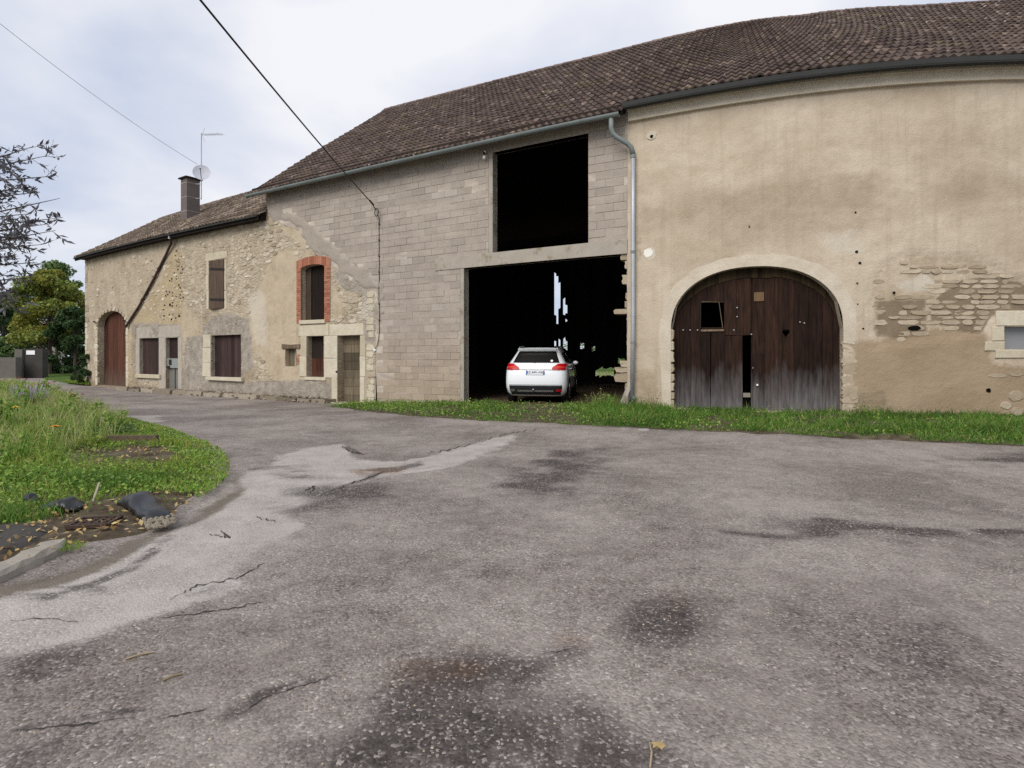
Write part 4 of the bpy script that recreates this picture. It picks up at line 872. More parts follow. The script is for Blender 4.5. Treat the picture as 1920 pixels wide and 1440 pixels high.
# ================================================================== RENDERED BARN DETAILS
# arch surround band, proud of the render
mb = MB(); n_ = 40; pin = [(ac-ah, A_z0-.1)]+[(ac-ah+2*ah*i/n_, arch_z(ac-ah+2*ah*i/n_)) for i in range(n_+1)]+[(ac+ah, A_z0-.1)]
th = .28; out_ = []
angs = np.linspace(math.pi, 0, 41); e_ = 2/2.25
pin = [(ac+ah*math.copysign(abs(math.cos(a))**e_, math.cos(a)), A_sp+(A_ap-A_sp)*abs(math.sin(a))**e_) for a in angs]
pout = [(ac+(ah+th)*math.copysign(abs(math.cos(a))**e_, math.cos(a)), A_sp+(A_ap-A_sp+th)*abs(math.sin(a))**e_) for a in angs]
pin = [(ac-ah, A_z0-.2), (ac-ah, A_sp-1.0), (ac-ah, A_sp-.4)]+pin+[(ac+ah, A_sp-.35)]; pout = [(ac-ah-th*.7, A_z0-.2), (ac-ah-th*.85, A_sp-1.0), (ac-ah-th*.97, A_sp-.4)]+pout+[(ac+ah+th*.9, A_sp-.35)]
pout = [(a+random.uniform(-.02, .02), b+random.uniform(-.02, .02)) for a, b in pout]
for (a, b), (c, d) in zip(pin, pout):
    mb.v += [tuple(W(a, -.02, b)), tuple(W(a, .016, b)), tuple(W(c, .004+.006*random.random(), d)), tuple(W(c+(.02 if c > ac else -.02)*0, -.02, d))]
for i in range(len(pin)-1):
    for j in range(4): mb.f.append((4*i+j, 4*i+(j+1) % 4, 4*i+4+(j+1) % 4, 4*i+4+j))
mb.build('arch_surround', M['arch_render'], rbarn)
z = A_z0-.05                                                         # dressed jamb stones showing through
while z < A_sp+.2:
    h = random.uniform(.2, .32)
    if z < A_sp-.35: 
        w2 = random.choice([.22, .34, .28]); MB().stone(ac+ah+w2/2-.03, z+h/2, w2, h*.97, .006, .1, 14, 14).build('jamb_stone', M['flat_stone'], rw)
    if z < A_sp-.2: w2 = random.choice([.10, .16, .2]); MB().stone(ac-ah-w2/2+.05, z+h/2, w2+.05, h*.94, .006, .1, 14, 10).build('jamb_stone', M['flat_stone'], rw)
    z += h
# the arched plank door: two leaves, wicket, missing pane, gap
door = MB(); 
door.fbox(UU(1409.5), UU(1414), A_z0, arch_z(UU(1412)), -.34, -.295)
door = door.build('arched_door', M['barn_wood'], rbarn); 
for z in (.75, 2.1, 3.1):
    for a, b in ((ac-ah+.1, UU(1392)), (UU(1415), ac+ah-.1)): MB().fbox(a, b, z, z+.12, -.37, -.30).build('rail', M['barn_wood'], door)
door['label'] = 'weathered brown arched double door of vertical planks'
ND = -.25
def plank(x0, x1, y0, y1, nn=ND, mat='barn_wood', dep=.035, sag=0.0, gapf=.0035):
    u0, u1 = UU(x0)+gapf, UU(x1)-gapf; xm = (x0+x1)/2; zb = ZZ(xm, y1) if y1 else A_z0+.03
    zt0 = ZZ(xm, y0) if y0 else arch_z(u0)+.12; zt1 = ZZ(xm, y0) if y0 else arch_z(u1)+.12
    nn += random.uniform(-.008, .004)
    MB().fprism([(u0, zb+random.uniform(-.01, .01)), (u1, zb+random.uniform(-.01, .01)), (u1+sag, zt1), (u0+sag, zt0)], nn, nn-dep).build('plank', M[mat], door)
for a, b in ((1254, 1272), (1272, 1293), (1293, 1313)): plank(a, b, None, 772)
for a, b in ((1313, 1334), (1334, 1357)): plank(a, b, None, 566)
plank(1357, 1381, None, 628); plank(1381, 1410, None, 628, sag=.0)
for a, b in ((1313, 1331), (1332, 1359), (1359, 1393)): plank(a, b, 618 if a < 1359 else 629, 769, ND+.035, sag=0)
for a, b in ((1412, 1435), (1435, 1463), (1463, 1492), (1492, 1520), (1520, 1548), (1548, 1568), (1568, 1586)): 
    if a == 1463:                                                    # plank with the heart-shaped hole, left open
        plank(1463, 1470, None, 776, gapf=.001); plank(1484, 1492, None, 776, gapf=.001); plank(1470, 1484, 631, 776, gapf=.0); 
        u0, u1 = UU(1470), UU(1484); zc, zt = ZZ(1477, 631), ZZ(1477, 616); w_ = u1-u0; hh_ = zt-zc
        MB().fprism([(u0, zc), (u0+w_*.5, zc), (u0+w_*.12, zc+hh_*.42), (u0, zc+hh_*.55)], ND, ND-.035).build('plank', M['barn_wood'], door)
        MB().fprism([(u1, zc), (u1, zc+hh_*.55), (u1-w_*.12, zc+hh_*.42), (u1-w_*.5, zc)], ND, ND-.035).build('plank', M['barn_wood'], door)
        MB().fprism([(u0, zc+hh_*.8), (u0+w_*.12, zc+hh_*.88), (u0+w_*.3, zc+hh_), (u0+w_*.5, zc+hh_*.82), (u0+w_*.7, zc+hh_), (u0+w_*.88, zc+hh_*.88), (u1, zc+hh_*.8), (u1, arch_z(u1)+.1), (u0, arch_z(u0)+.1)], ND, ND-.035).build('plank', M['barn_wood'], door)
    else: plank(a, b, None, 776 if a > 1412 else 774)
plank(1413, 1433, 663, 771, ND+.03, 'barn_wood')
mb = MB(); mb.pbox(1415, 1434, 546, 563, ND-.02, ND+.025); mb.build('patch_board', M['patch_board'], door)
mb = MB(); mb.pbox(1394, 1408, 738, 746, ND-.05, ND+.02); mb.build('batten', M['pale_board'], door)
mb = MB(); mb.pbox(1313, 1357, 617, 620.5, ND, ND+.06); mb.build('batten', M['lintel_wood'], door)
MB().tube([at(1315, 566, ND+.03), at(1348, 566, ND+.03), at(1355, 614, ND+.03)], .009, 5).build('wire', M['door_grey'], door)
MB().tube([at(1314, 566, ND+.03), at(1313.5, 616, ND+.03)], .010, 5).build('wire', M['iron'], door)
for x, y in ((1281, 619), (1294, 619), (1308, 619), (1376, 619), (1382, 577), (1382, 594), (1409, 627), (1500, 604), (1508, 606), (1412, 690)): MB().ico(at(x, y, ND+.012), .022, 1).build('rivet', M['galv'], door)
MB().ico(at(1420, 722, ND+.06), .032, 1).build('handle', M['porcelain'], door)
# wood strip at the arch head (older pale boards behind the planks' tops)
mb = MB(); us = np.linspace(ac-ah*.93, ac+ah*.97, 30)
for a, b in zip(us[:-1], us[1:]): mb.fprism([(a, arch_z(a)-.20-.05*vn(a*6, 0, 3)), (b, arch_z(b)-.20-.05*vn(b*6, 0, 3)), (b, arch_z(b)+.06), (a, arch_z(a)+.06)], ND-.0, ND+.018)
mb.build('head_board', M['barn_wood_top'], door)
mb = MB(); mb.fbox(ac-ah-.05, ac+ah+.05, A_z0-.2, A_z0+.015, -.35, .04); mb.build('threshold', M['flat_stone'], rbarn)
# window at the right edge
w0 = winop; mb = MB(); mb.fbox(w0['u0'], w0['u1'], w0['z0'], w0['z1'], -.22, -.19); wn = mb.build('window', M['glass_grey'], rbarn); wn['label'] = 'small grey window in cream stone surround'
def dress(parent, x0, x1, y0, y1, mat='cream_stone', n1=.02, name='dressed_stone', n0=-.08):
    mb = MB(); xm = (x0+x1)/2; u0, u1, z0, z1 = UU(x0)+.004, UU(x1)-.004, ZZ(xm, y1)+.004, ZZ(xm, y0)-.004; j = lambda: random.uniform(-.012, .012)
    c = .012; q = n1+random.uniform(-.004, .004)
    a = [(u0+j(), z0+j()), (u1+j(), z0+j()), (u1+j(), z1+j()), (u0+j(), z1+j())]; cu_, cz_ = (u0+u1)/2, (z0+z1)/2
    k = [(u+(c if u < cu_ else -c), z+(c if z < cz_ else -c)) for u, z in a]
    v = [W(u, n0, z) for u, z in a]+[W(u, q-.01, z) for u, z in a]+[W(u, q, z) for u, z in k]
    mb.add(v, [(4+i, 4+(i+1) % 4, 8+(i+1) % 4, 8+i) for i in range(4)]+[(i, (i+1) % 4, 4+(i+1) % 4, 4+i) for i in range(4)]+[(8, 9, 10, 11)])
    return mb.build(name, M[mat], parent)
dress(rbarn, 1866, 1992, 582, 612, n1=.03); dress(rbarn, 1858, 1882, 612, 640, n1=.03); dress(rbarn, 1846, 1882, 640, 658, n1=.03); dress(rbarn, 1864, 1995, 656, 671, n1=.045, name='window_sill')
# stones laid bare in the render
n_st = 0; yy = 486.0
PATCH = [(1640, 506), (1700, 480), (1820, 484), (1910, 520), (1920, 580), (1860, 596), (1838, 632), (1745, 622), (1700, 640), (1640, 632), (1630, 560)]
while yy < 640:
    h = random.uniform(7, 11.5); xx = 1632+random.uniform(0, 16)
    while xx < 1930:
        ww = random.uniform(16, 44); cx_, cy_ = xx+ww/2, yy+h/2
        sdv = float(poly_sd(np.array([cx_]), np.array([cy_]), PATCH)[0]); dens = .6+.38*sstep(1740, 1850, cx_)+.25*(cy_ > 570)
        if sdv > 2 and random.random() < dens and not (1660 < cx_ < 1745 and 512 < cy_ < 552):
            s_ = float(np.interp(cx_, _tx, _ts)); MB().stone(UU(cx_), ZZ(cx_, cy_), ww/s_*random.uniform(.85, 1.08), h/s_*random.uniform(.75, 1.0), -.016+random.uniform(-.020, .012), .07, 9, random.uniform(2.6, 5)).build('stone', M['flat_stone'], rw); n_st += 1
        xx += ww+random.uniform(0, 3)
    yy += h
for x, y, w_, h_ in ((1600, 742, 14, 16), (1903, 700, 30, 12), (1870, 704, 34, 8), (1905, 742, 26, 20), (1908, 772, 24, 18), (1885, 760, 20, 14), (1600, 764, 18, 12)): 
    s_ = float(np.interp(x, _tx, _ts)); MB().stone(UU(x), ZZ(x, y), w_/s_, h_/s_, .015, .06).build('stone', M['flat_stone'], rw)
for x, y, r in ((1222, 256, .045), (1606, 472, .03), (1612, 493, .028), (1676, 549, .03), (1607, 531, .02), (1715, 615, .14), (1608, 570, .015), (1405, 425, .018), (1604, 398, .02), (1618, 616, .02), (1853, 732, .05)):
    mb = MB(); mb.stone(UU(x), ZZ(x, y), r*2 if r < .1 else .3, r*2 if r < .1 else .11, .022 if r < .1 else -.0, .02, 8, 2.2); mb.build('wall_hole', M['black_hole'], rw)
MB().stone(UU(1216), ZZ(1216, 474), .25, .24, .014, .05, 14, 2.0).build('plaster_patch', M['white_plaster'], rw); MB().stone(UU(1222), ZZ(1222, 254), .26, .25, .016, .05, 14, 2.0).build('plaster_patch', M['arch_render'], rw)
# ================================================================== FARMHOUSE DETAILS
def fpanel(o, n_, mat, name, parent, inset=0.0):
    k = 14; us = np.linspace(o['u0'], o['u1'], k); return MB().fprism([(o['u0'], o['z0']-.02), (o['u1'], o['z0']-.02)]+[(u, o['hi'](u)+.02) for u in us[::-1]], n_, n_-.03).build(name, M[mat], parent)
def vplanks(parent, o, n_, k, mat, name='plank', lo=None, hi=None, dep=.03):
    us = np.linspace(o['u0']-.01, o['u1']+.01, k+1)
    for a, b in zip(us[:-1], us[1:]):
        q = random.uniform(-.006, .006); MB().fprism([(a+.004, o['z0'] if lo is None else lo), (b-.004, o['z0'] if lo is None else lo), (b-.004, (o['hi'](min(b, o['u1']))+.03) if hi is None else hi), (a+.004, (o['hi'](max(a, o['u0']))+.03) if hi is None else hi)], n_+q, n_+q-dep).build(name, M[mat], parent)
o = OPS['A']; d = fpanel(o, -.36, 'dark_board', 'door', farm); d['label'] = 'tall arched red brown door at the left end of farmhouse'; vplanks(d, o, -.30, 6, 'door_red')
for k in range(13): 
    a = math.pi*(k+.5)/13; cu_ = (o['u0']+o['u1'])/2; hw = (o['u1']-o['u0'])/2; z_ = o['z1']-.75
    MB().stone(cu_+(hw+.12)*math.cos(a), z_+(.75+.12)*math.sin(a), .2, .2, .035, .1, 8, 4).build('arch_stone', M['rubble'], fw)
z_ = o['z0']
while z_ < o['z1']-.75:
    h = random.uniform(.3, .45); s0 = random.uniform(.25, .6); MB().stone(o['u0']-s0/2, z_+h/2, s0, h*.97, .014, .1, 12, 14).build('jamb_stone', M['cream_stone'], fw); MB().stone(o['u1']+.13, z_+h/2, .26, h*.97, .012, .1, 12, 14).build('jamb_stone', M['cream_stone'], fw); z_ += h
for x, y in ((176, 603), (233, 601)): MB().tube([at(x, y, 0), at(x, y, .16)], .04, 6).build('hinge_pin', M['iron'], fw)
z_ = -.1
while z_ < 6.6:                                                      # corner stones
    h = random.uniform(.25, .4); w_ = random.choice([.35, .55]); MB().stone(U_H0+w_/2-.01, z_+h/2, w_, h*.97, .018, .12, 12, 14).build('quoin', M['cream_stone'] if z_ < 3 else M['rubble'], fw); z_ += h
o = OPS['B']; s = fpanel(o, -.2, 'black_hole', 'shutter', farm); s['label'] = 'closed dark plank shutter of the window beside narrow door'; vplanks(s, o, -.15, 6, 'shutter_wood')
dress(farm, 257, 303, 702, 709, 'cream_stone', .10, 'window_sill')
dress(farm, 255, 262, 634, 703, 'lintel_grey', .02, 'jamb'); dress(farm, 298, 310, 634, 735, 'lintel_grey', .02, 'jamb'); dress(farm, 256, 338, 612, 633, 'lintel_grey', .015, 'lintel'); dress(farm, 334, 341, 634, 737, 'lintel_grey', .02, 'jamb')
o = OPS['C']; d = fpanel(o, -.2, 'black_hole', 'door', farm); d['label'] = 'narrow grey house door with pale metal box across its middle'
um = (o['u0']+o['u1'])/2; zt = ZZ(322, 690); zm = ZZ(322, 672)
MB().fbox(o['u0'], um-.04, o['z0'], zt, -.18, -.14).build('door_panel', M['door_grey_metal'], d); MB().fbox(um+.05, o['u1'], o['z0'], zt, -.18, -.14).build('door_panel', M['door_grey_metal'], d)
MB().fbox(o['u0'], o['u1'], zm, o['z1'], -.19, -.16).build('door_panel', M['shutter_wood'], d); MB().fbox(o['u0']-.02, o['u1'], zt, zm, -.16, -.06).build('letter_box', M['letterbox'], d)
mb = MB(); mb.pbox(315, 319, 674, 684, -.06, -.03); mb.build('lock', M['iron'], d); mb = MB(); mb.pbox(311, 316, 686, 690, -.08, -.02); mb.build('handle', M['iron'], d)
o = OPS['D']; s = fpanel(o, -.16, 'black_hole', 'window', farm); s['label'] = 'upper window with brown shutters ajar'
u0, u1 = UU(393), UU(401)
MB().add([W(u0, .03, o['z0']), W(u1, .14, o['z0']-.03), W(u1, .14, o['z1']-.03), W(u0, .03, o['z1']), W(u0, -.01, o['z0']), W(u1, .10, o['z0']-.03), W(u1, .10, o['z1']-.03), W(u0, -.01, o['z1'])], [(0, 1, 2, 3), (7, 6, 5, 4), (0, 4, 5, 1), (2, 6, 7, 3), (1, 5, 6, 2), (0, 3, 7, 4)]).build('shutter', M['shutter_brown'], farm)
sh = MB().add([W(u1, .15, o['z0']-.03), W(UU(420.5), .03, o['z0']), W(UU(420.5), .03, o['z1']), W(u1, .15, o['z1']-.03), W(u1, .11, o['z0']-.03), W(UU(420.5), -.01, o['z0']), W(UU(420.5), -.01, o['z1']), W(u1, .11, o['z1']-.03)], [(0, 1, 2, 3), (7, 6, 5, 4), (0, 4, 5, 1), (2, 6, 7, 3), (1, 5, 6, 2), (0, 3, 7, 4)]).build('shutter', M['shutter_brown'], farm)
for y in (505, 562):
    MB().add([W(u1-.02, .165, ZZ(401, y+2)), W(UU(422), .045, ZZ(421, y+2)), W(UU(422), .045, ZZ(421, y-2)), W(u1-.02, .165, ZZ(401, y-2)), W(u1-.02, .15, ZZ(401, y+2)), W(UU(422), .03, ZZ(421, y+2)), W(UU(422), .03, ZZ(421, y-2)), W(u1-.02, .15, ZZ(401, y-2))], [(0, 1, 2, 3), (7, 6, 5, 4), (0, 4, 5, 1), (2, 6, 7, 3), (1, 5, 6, 2), (0, 3, 7, 4)]).build('strap_hinge', M['iron'], sh)
dress(farm, 386, 426, 473, 487, n1=.02, name='lintel')
for a, b in ((487, 515), (515, 545), (545, 580)):
    dress(farm, 385.5+random.uniform(0, 2), 392, a, b, n1=.02, name='jamb_stone'); dress(farm, 421, 428-random.uniform(0, 4), a, b, n1=.02, name='jamb_stone')
o = OPS['Ew']; s = fpanel(o, -.24, 'black_hole', 'shutter', farm); s['label'] = 'wide closed purple brown plank shutter over pale sill'; 
vplanks(s, o, -.17, 9, 'shutter_wood')
dress(farm, 391, 458, 707, 714, 'cream_stone', .14, 'window_sill', -.2)
for a, b in ((628, 652), (652, 680), (680, 706)): dress(farm, 380+random.uniform(0, 2), 395, a, b, n1=.02, name='jamb_stone')
for x, y in ((396, 644), (396, 676)): MB().tube([at(x, y, -.1), at(x+1, y, .03)], .025, 5).build('hinge_pin', M['iron'], s)
# brick-framed window
o = OPS['Fw']; s = fpanel(o, -.24, 'dark_board', 'window', farm); s['label'] = 'tall dark window framed in red brick'
MB().fprism([(o['u0']-.0, o['z0']), (o['u0']+.28, o['z0']), (o['u0']+.28, o['z1']), (o['u0'], o['z1'])], -.20, -.23).build('board', M['shutter_brown'], s); MB().fbox(o['u1']-.12, o['u1'], o['z0'], o['z1']-.05, -.20, -.17).build('board', M['dark_board'], s)
MB().fprism([(UU(556.5), o['z0']-.1), (o['u0'], o['z0']-.1), (o['u0'], o['z1']-.12), (o['u0'], o['z1']+.26), (UU(556.5), o['z1']+.2)], -.05, .018).build('brick_bed', M['brick_mortar'], farm); MB().fprism([(o['u1'], o['z0']-.1), (UU(620.5), o['z0']-.1), (UU(620.5), o['z1']+.2), (o['u1'], o['z1']+.26)], -.05, .018).build('brick_bed', M['brick_mortar'], farm)
nb = 26; dz = (o['z1']-.02-o['z0']+.08)/nb
for sgn in (0, 1):
    a, b = (UU(557), o['u0']) if sgn == 0 else (o['u1'], UU(620))
    for k in range(nb):
        z_ = o['z0']-.08+k*dz
        cuts = [(a, b)] if k % 2 == 0 else [(a, (a+b)/2-.004), ((a+b)/2+.004, b)]
        for p, q in cuts: MB().fbox(p+.003, q-.003, z_+.006, z_+dz-.004, -.2 if k % 2 == 0 else -.04, .03+random.uniform(-.004, .004)).build('brick', M['brick'], farm)
nv = 17; us = np.linspace(UU(557), UU(620), nv+1)
for a, b in zip(us[:-1], us[1:]):
    zf = lambda u: o['z1']-.12+.12*math.sqrt(max(0, 1-((u-(o['u0']+o['u1'])/2)/((o['u1']-o['u0'])/2))**2)) if o['u0'] < u < o['u1'] else o['z1']-.10
    zt_ = lambda u: o['z1']+.30-.10*((u-(o['u0']+o['u1'])/2)/.75)**2
    MB().fprism([(a+.005, zf(a+.005)), (b-.005, zf(b-.005)), (b-.005, zt_(b)), (a+.005, zt_(a))], -.2, .034+random.uniform(-.004, .004)).build('brick', M['brick'], farm)
dress(farm, 563, 611, 600, 607, 'cream_stone', .07, 'window_sill', -.25)
# little window under a rough timber
o = OPS['Gw']; s = fpanel(o, -.22, 'glass_dark', 'window', farm); s['label'] = 'tiny window under rough timber lintel'; MB().fbox((o['u0']+o['u1'])/2+.02, (o['u0']+o['u1'])/2+.06, o['z0'], o['z1'], -.22, -.16).build('glazing_bar', M['pale_board'], s)
MB().fbox(o['u0'], (o['u0']+o['u1'])/2, o['z0'], o['z1'], -.19, -.17).build('board', M['door_grey'], s)
MB().fprism([(UU(530), ZZ(530, 654)), (UU(564), ZZ(564, 653)), (UU(564), ZZ(564, 645)), (UU(545), ZZ(545, 646.5)), (UU(530), ZZ(530, 645))], -.1, .05).build('lintel', M['lintel_wood'], farm)
for k, y in enumerate((664, 669, 674, 679)): dress(farm, 557, 563.5, y, y+4.6, 'brick', .02, 'brick')
# stone-framed window and door
o = OPS['H']; s = fpanel(o, -.27, 'dark_board', 'window', farm); s['label'] = 'narrow dark window in pale dressed stone next to the door'; vplanks(s, o, -.24, 4, 'door_red', lo=o['z0'], hi=ZZ(590, 672)); MB().fbox(o['u0'], o['u1'], ZZ(590, 672), o['z1'], -.26, -.24).build('pane', M['dark_board'], s)
dress(farm, 560, 617, 609, 630); dress(farm, 618, 682, 608, 629)
for a, b in ((630, 668), (668, 706)): dress(farm, 561+random.uniform(0, 4), 575, a, b)
for a, b in ((630, 672), (672, 708), (708, 757)): dress(farm, 608 if a < 700 else 622, 633, a, b)
for a, b in ((630, 668), (668, 706), (706, 757)): dress(farm, 675, 683+random.uniform(0, 3), a, b)
dress(farm, 572, 612, 707, 713, n1=.05, name='window_sill')
o = OPS['I']; d = fpanel(o, -.33, 'black_hole', 'door', farm); d['label'] = 'grey brown door of horizontal boards in pale stone frame'; zs = np.linspace(o['z0'], o['z1'], 9)
for a, b in zip(zs[:-1], zs[1:]): 
    q = random.uniform(-.006, .006); MB().fbox(o['u0'], o['u1'], a+.004, b-.004, -.30+q, -.27+q).build('plank', M['door_grey'], d)
MB().ico(at(631, 697, .03), .04, 1).build('door_bell', M['iron'], farm)
for k, y in enumerate(np.arange(546, 756, 12.5)):                    # toothed corner stones beside the blocks
    if 578 < y < 584 or 628 < y < 645 or 690 < y < 702: continue
    w_ = random.choice([11, 19, 15]); s_ = 56.; MB().stone(UU(704-w_/2), ZZ(704-w_/2, y+6), w_/s_, .21, .02, .1, 12, 14).build('quoin', M['cream_stone'], fw)
# rubble stones standing proud of the mortar
mb = MB(); cx_ = rng.uniform(164, 700, 5200); cy_ = rng.uniform(400, 745, 5200); AT = house_attrs(cx_, cy_); cu_ = np.interp(cx_, _tx, _U); cz_ = CH+(HY-cy_)/np.interp(cx_, _tx, _ts); cn_ = hn(cu_, cz_)
for i in range(5200):
    x, y, u, z_ = cx_[i], cy_[i], float(cu_[i]), float(cz_[i])
    if z_ < .15 or z_ > H_top-.35 or (u > U_B0 and z_ > bound(u)-.06): continue
    if any(q['u0']-.16 < u < q['u1']+.16 and q['z0']-.2 < z_ < q['z1']+.26 for q in OPS.values()): continue
    if AT['grey'][i] > .35 or AT['smooth'][i] > .5 or (556 < x < 690 and y > 606): continue
    if random.random() > .22+.55*max(0, AT['rub'][i]-.45): continue
    mb.stone(u, z_, random.uniform(.15, .40), random.uniform(.07, .16), .008+cn_[i]+random.uniform(-.010, .012), .06, 8, random.uniform(2.6, 5))
mb.build('rubble_stones', M['rubble'], fw, kind='stuff')
for _ in range(46):                                                  # putlog holes and lost stones in the yellow strip
    x = random.uniform(305, 344); y = random.uniform(470, 600)
    if x < 345-(y-470)*.3-12 and y < 560: x = random.uniform(325, 344)
    mb = MB(); mb.stone(UU(x), ZZ(x, y), random.uniform(.05, .13), random.uniform(.04, .08), .02, .02, 7, 2.2); mb.build('wall_hole', M['black_hole'], fw)
# ================================================================== CAR: white crossover parked nose-in inside the bay
cg = at(1007, 757, -.55); cgp = Vector((cg.x, cg.y, 0)); zc_ = float(ZG(cgp.x, cgp.y))+.02
CAR_S = 1.06
car = thing('white_car', 'white compact crossover car parked nose first inside the dark open garage bay', 'car', (cgp.x-.06, cgp.y, zc_), R(-11))
car.scale = (CAR_S, CAR_S, CAR_S)
LV = [(.20, .76, .16, 3.95), (.30, .83, .06, 4.08), (.45, .865, .01, 4.14), (.62, .87, .0, 4.15), (.80, .868, .02, 4.12), (.92, .86, .05, 4.05), (1.02, .845, .085, 3.75), (1.08, .82, .115, 3.2), (1.12, .79, .145, 3.0), (1.25, .715, .25, 2.78), (1.38, .645, .36, 2.5), (1.46, .60, .42, 2.3), (1.515, .555, .40, 2.15), (1.55, .42, .62, 1.95)]
LA = np.array(LV)
def lv(z): return [float(np.interp(z, LA[:, 0], LA[:, k])) for k in (1, 2, 3)]
def rear_y(x, z):
    w_, yr, yf = lv(z); r_ = .24; a = abs(x); y = yr+.06*(a/w_)**2
    if a > w_-r_: y += r_-math.sqrt(max(0, r_*r_-(a-(w_-r_))**2))
    return y
def contour(z):
    w_, yr, yf = lv(z); p = []
    xs = [-1, -.985, -.95, -.9, -.82, -.7, -.45, -.2, 0, .2, .45, .7, .82, .9, .95, .985, 1]
    p += [(x*w_, rear_y(x*w_, z)) for x in xs]
    p += [(w_, yr+.9), (w_, yr+1.8), (w_*.995, (yr+yf)/2+.3), (w_*.98, yf-.6), (w_*.9, yf-.2), (w_*.6, yf-.03), (0, yf), (-w_*.6, yf-.03), (-w_*.9, yf-.2), (-w_*.98, yf-.6), (-w_*.995, (yr+yf)/2+.3), (-w_, yr+1.8), (-w_, yr+.9)]
    return [(x, y, z) for x, y in p]
mb = MB(); zs = sorted(set([a[0] for a in LV]+[.37, .53, .7, .86, .97, 1.05, 1.18, 1.32, 1.42, 1.49])); k = len(contour(.5))
for z in zs: mb.v += contour(z)
for i in range(len(zs)-1):
    for j in range(k): mb.f.append((i*k+j, i*k+(j+1) % k, (i+1)*k+(j+1) % k, (i+1)*k+j))
mb.f += [tuple(range(k-1, -1, -1)), tuple(range((len(zs)-1)*k, len(zs)*k))]
body = mb.build('body', M['car_paint'], car, True, True)
def rpatch(name, poly_fn, zlo, zhi, mat, eps=.008, nx=12, nz=5, parent=None, smooth=True):
    """panel laid on the tail: poly_fn(t, z) -> x for t in 0..1"""
    v = []; f = []
    for i in range(nz+1):
        z = zlo+(zhi-zlo)*i/nz
        for j in range(nx+1):
            x = poly_fn(j/nx, i/nz); v.append((x, rear_y(x, z)-eps, z))
    for i in range(nz):
        for j in range(nx): a = i*(nx+1)+j; f.append((a, a+1, a+nx+2, a+nx+1))
    return mesh_obj(name, v, f, M[mat], parent or car, smooth, True)
lerp = lambda a, b, t: a+(b-a)*t
rpatch('rear_window', lambda t, q: lerp(-1, 1, t)*lerp(.655, .53, q), 1.125, 1.435, 'glass_dark')
rpatch('bumper', lambda t, q: lerp(-1, 1, t)*lerp(.80, .862, min(1, q*1.6)), .24, .50, 'car_black', .012)
rpatch('skid_plate', lambda t, q: lerp(-.5, .5, t), .325, .375, 'silver', .022)
for s_ in (-1, 1):
    tlm = rpatch('tail_light', lambda t, q: s_*lerp(lerp(.60, .44, 1-abs(q-.3)/.9)+.10*max(0, q-.4), .858-.02*q, t), .925, 1.105, 'car_red', .016, 10, 6)
    rpatch('light_trim', lambda t, q: s_*lerp(.50, .80, t), .985, 1.03, 'car_paint', .019, 6, 1, tlm).data.materials[0] = M['petal_red']
    rpatch('reflector', lambda t, q: s_*lerp(.58, .73, t), .335, .40, 'car_red' if s_ > 0 else 'silver', .02, 4, 2)
rpatch('tailgate_seam', lambda t, q: lerp(-.52, .52, t), .925, .94, 'car_black', .010, 10, 1)
rpatch('tailgate_seam', lambda t, q: lerp(-.84, .84, t), .515, .523, 'car_black', .006, 14, 1)
sp = MB(); 
for x in np.linspace(-.54, .54, 9): 
    y = .30+.05*(x/.54)**2; sp.v += [(x, y, 1.50), (x, y+.03, 1.455), (x, .56, 1.50), (x, .50, 1.535)]
for i in range(8):
    for j in range(4): sp.f.append((4*i+j, 4*i+(j+1) % 4, 4*i+4+(j+1) % 4, 4*i+4+j))
sp.f += [(3, 2, 1, 0), (32, 33, 34, 35)]
sp.build('spoiler', M['car_paint'], car, False, True)
for s_ in (-1, 1): MB().tube([(s_*.54, .62, 1.52), (s_*.555, .75, 1.575), (s_*.56, 1.4, 1.59), (s_*.55, 2.0, 1.56), (s_*.54, 2.1, 1.52)], .018, 6).build('roof_rail', M['silver'], car, True, True)
# number plate with its characters
plt = rpatch('number_plate', lambda t, q: lerp(-.26, .26, t), .80, .91, 'plate', .020, 6, 2)
for s_ in (-1, 1): rpatch('plate_band', lambda t, q: lerp(s_*.26, s_*.22, t) if s_ < 0 else lerp(.22, .26, t), .802, .908, 'plate_blue', .023, 1, 1, plt)
fc = bpy.data.curves.new('plate_text', 'FONT'); fc.body = 'EZ-899-WR'; fc.size = .095; fc.align_x = 'CENTER'; fc.align_y = 'CENTER'
fo = bpy.data.objects.new('tmp_text', fc); COL.objects.link(fo); bpy.context.view_layer.update()
me = bpy.data.meshes.new_from_object(fo.evaluated_get(bpy.context.evaluated_depsgraph_get())); bpy.data.objects.remove(fo)
for v in me.vertices: x, y, z = v.co; v.co = (x*.95, rear_y(0, .855)-.026, .855+y)
me.materials.clear(); link('plate_text', me, M['plate_text'], plt, True)
# round sticker, wiper, tow ball
v = [(.44+.035*math.cos(a), 0, 1.18+.03*math.sin(a)) for a in np.linspace(0, 2*math.pi, 16, endpoint=False)]; v = [(x, rear_y(x, z)-.014, z) for x, _, z in v]
mesh_obj('window_sticker', v, [tuple(range(16))], M['sign_white'], car, False, True)
MB().tube([(0, rear_y(0, 1.13)-.02, 1.13), (-.3, rear_y(-.3, 1.16)-.02, 1.16)], .010, 5).build('wiper', M['car_black'], car, False, True)
tb = MB(); tb.tube([(-.04, .08, .30), (-.04, -.05, .29), (-.04, -.07, .37)], .018, 6); tb.build('tow_bar', M['car_black'], car, False, True)
MB().ico((-.04, -.07, .39), .028, 1).build('tow_ball', M['silver'], car, True, True)
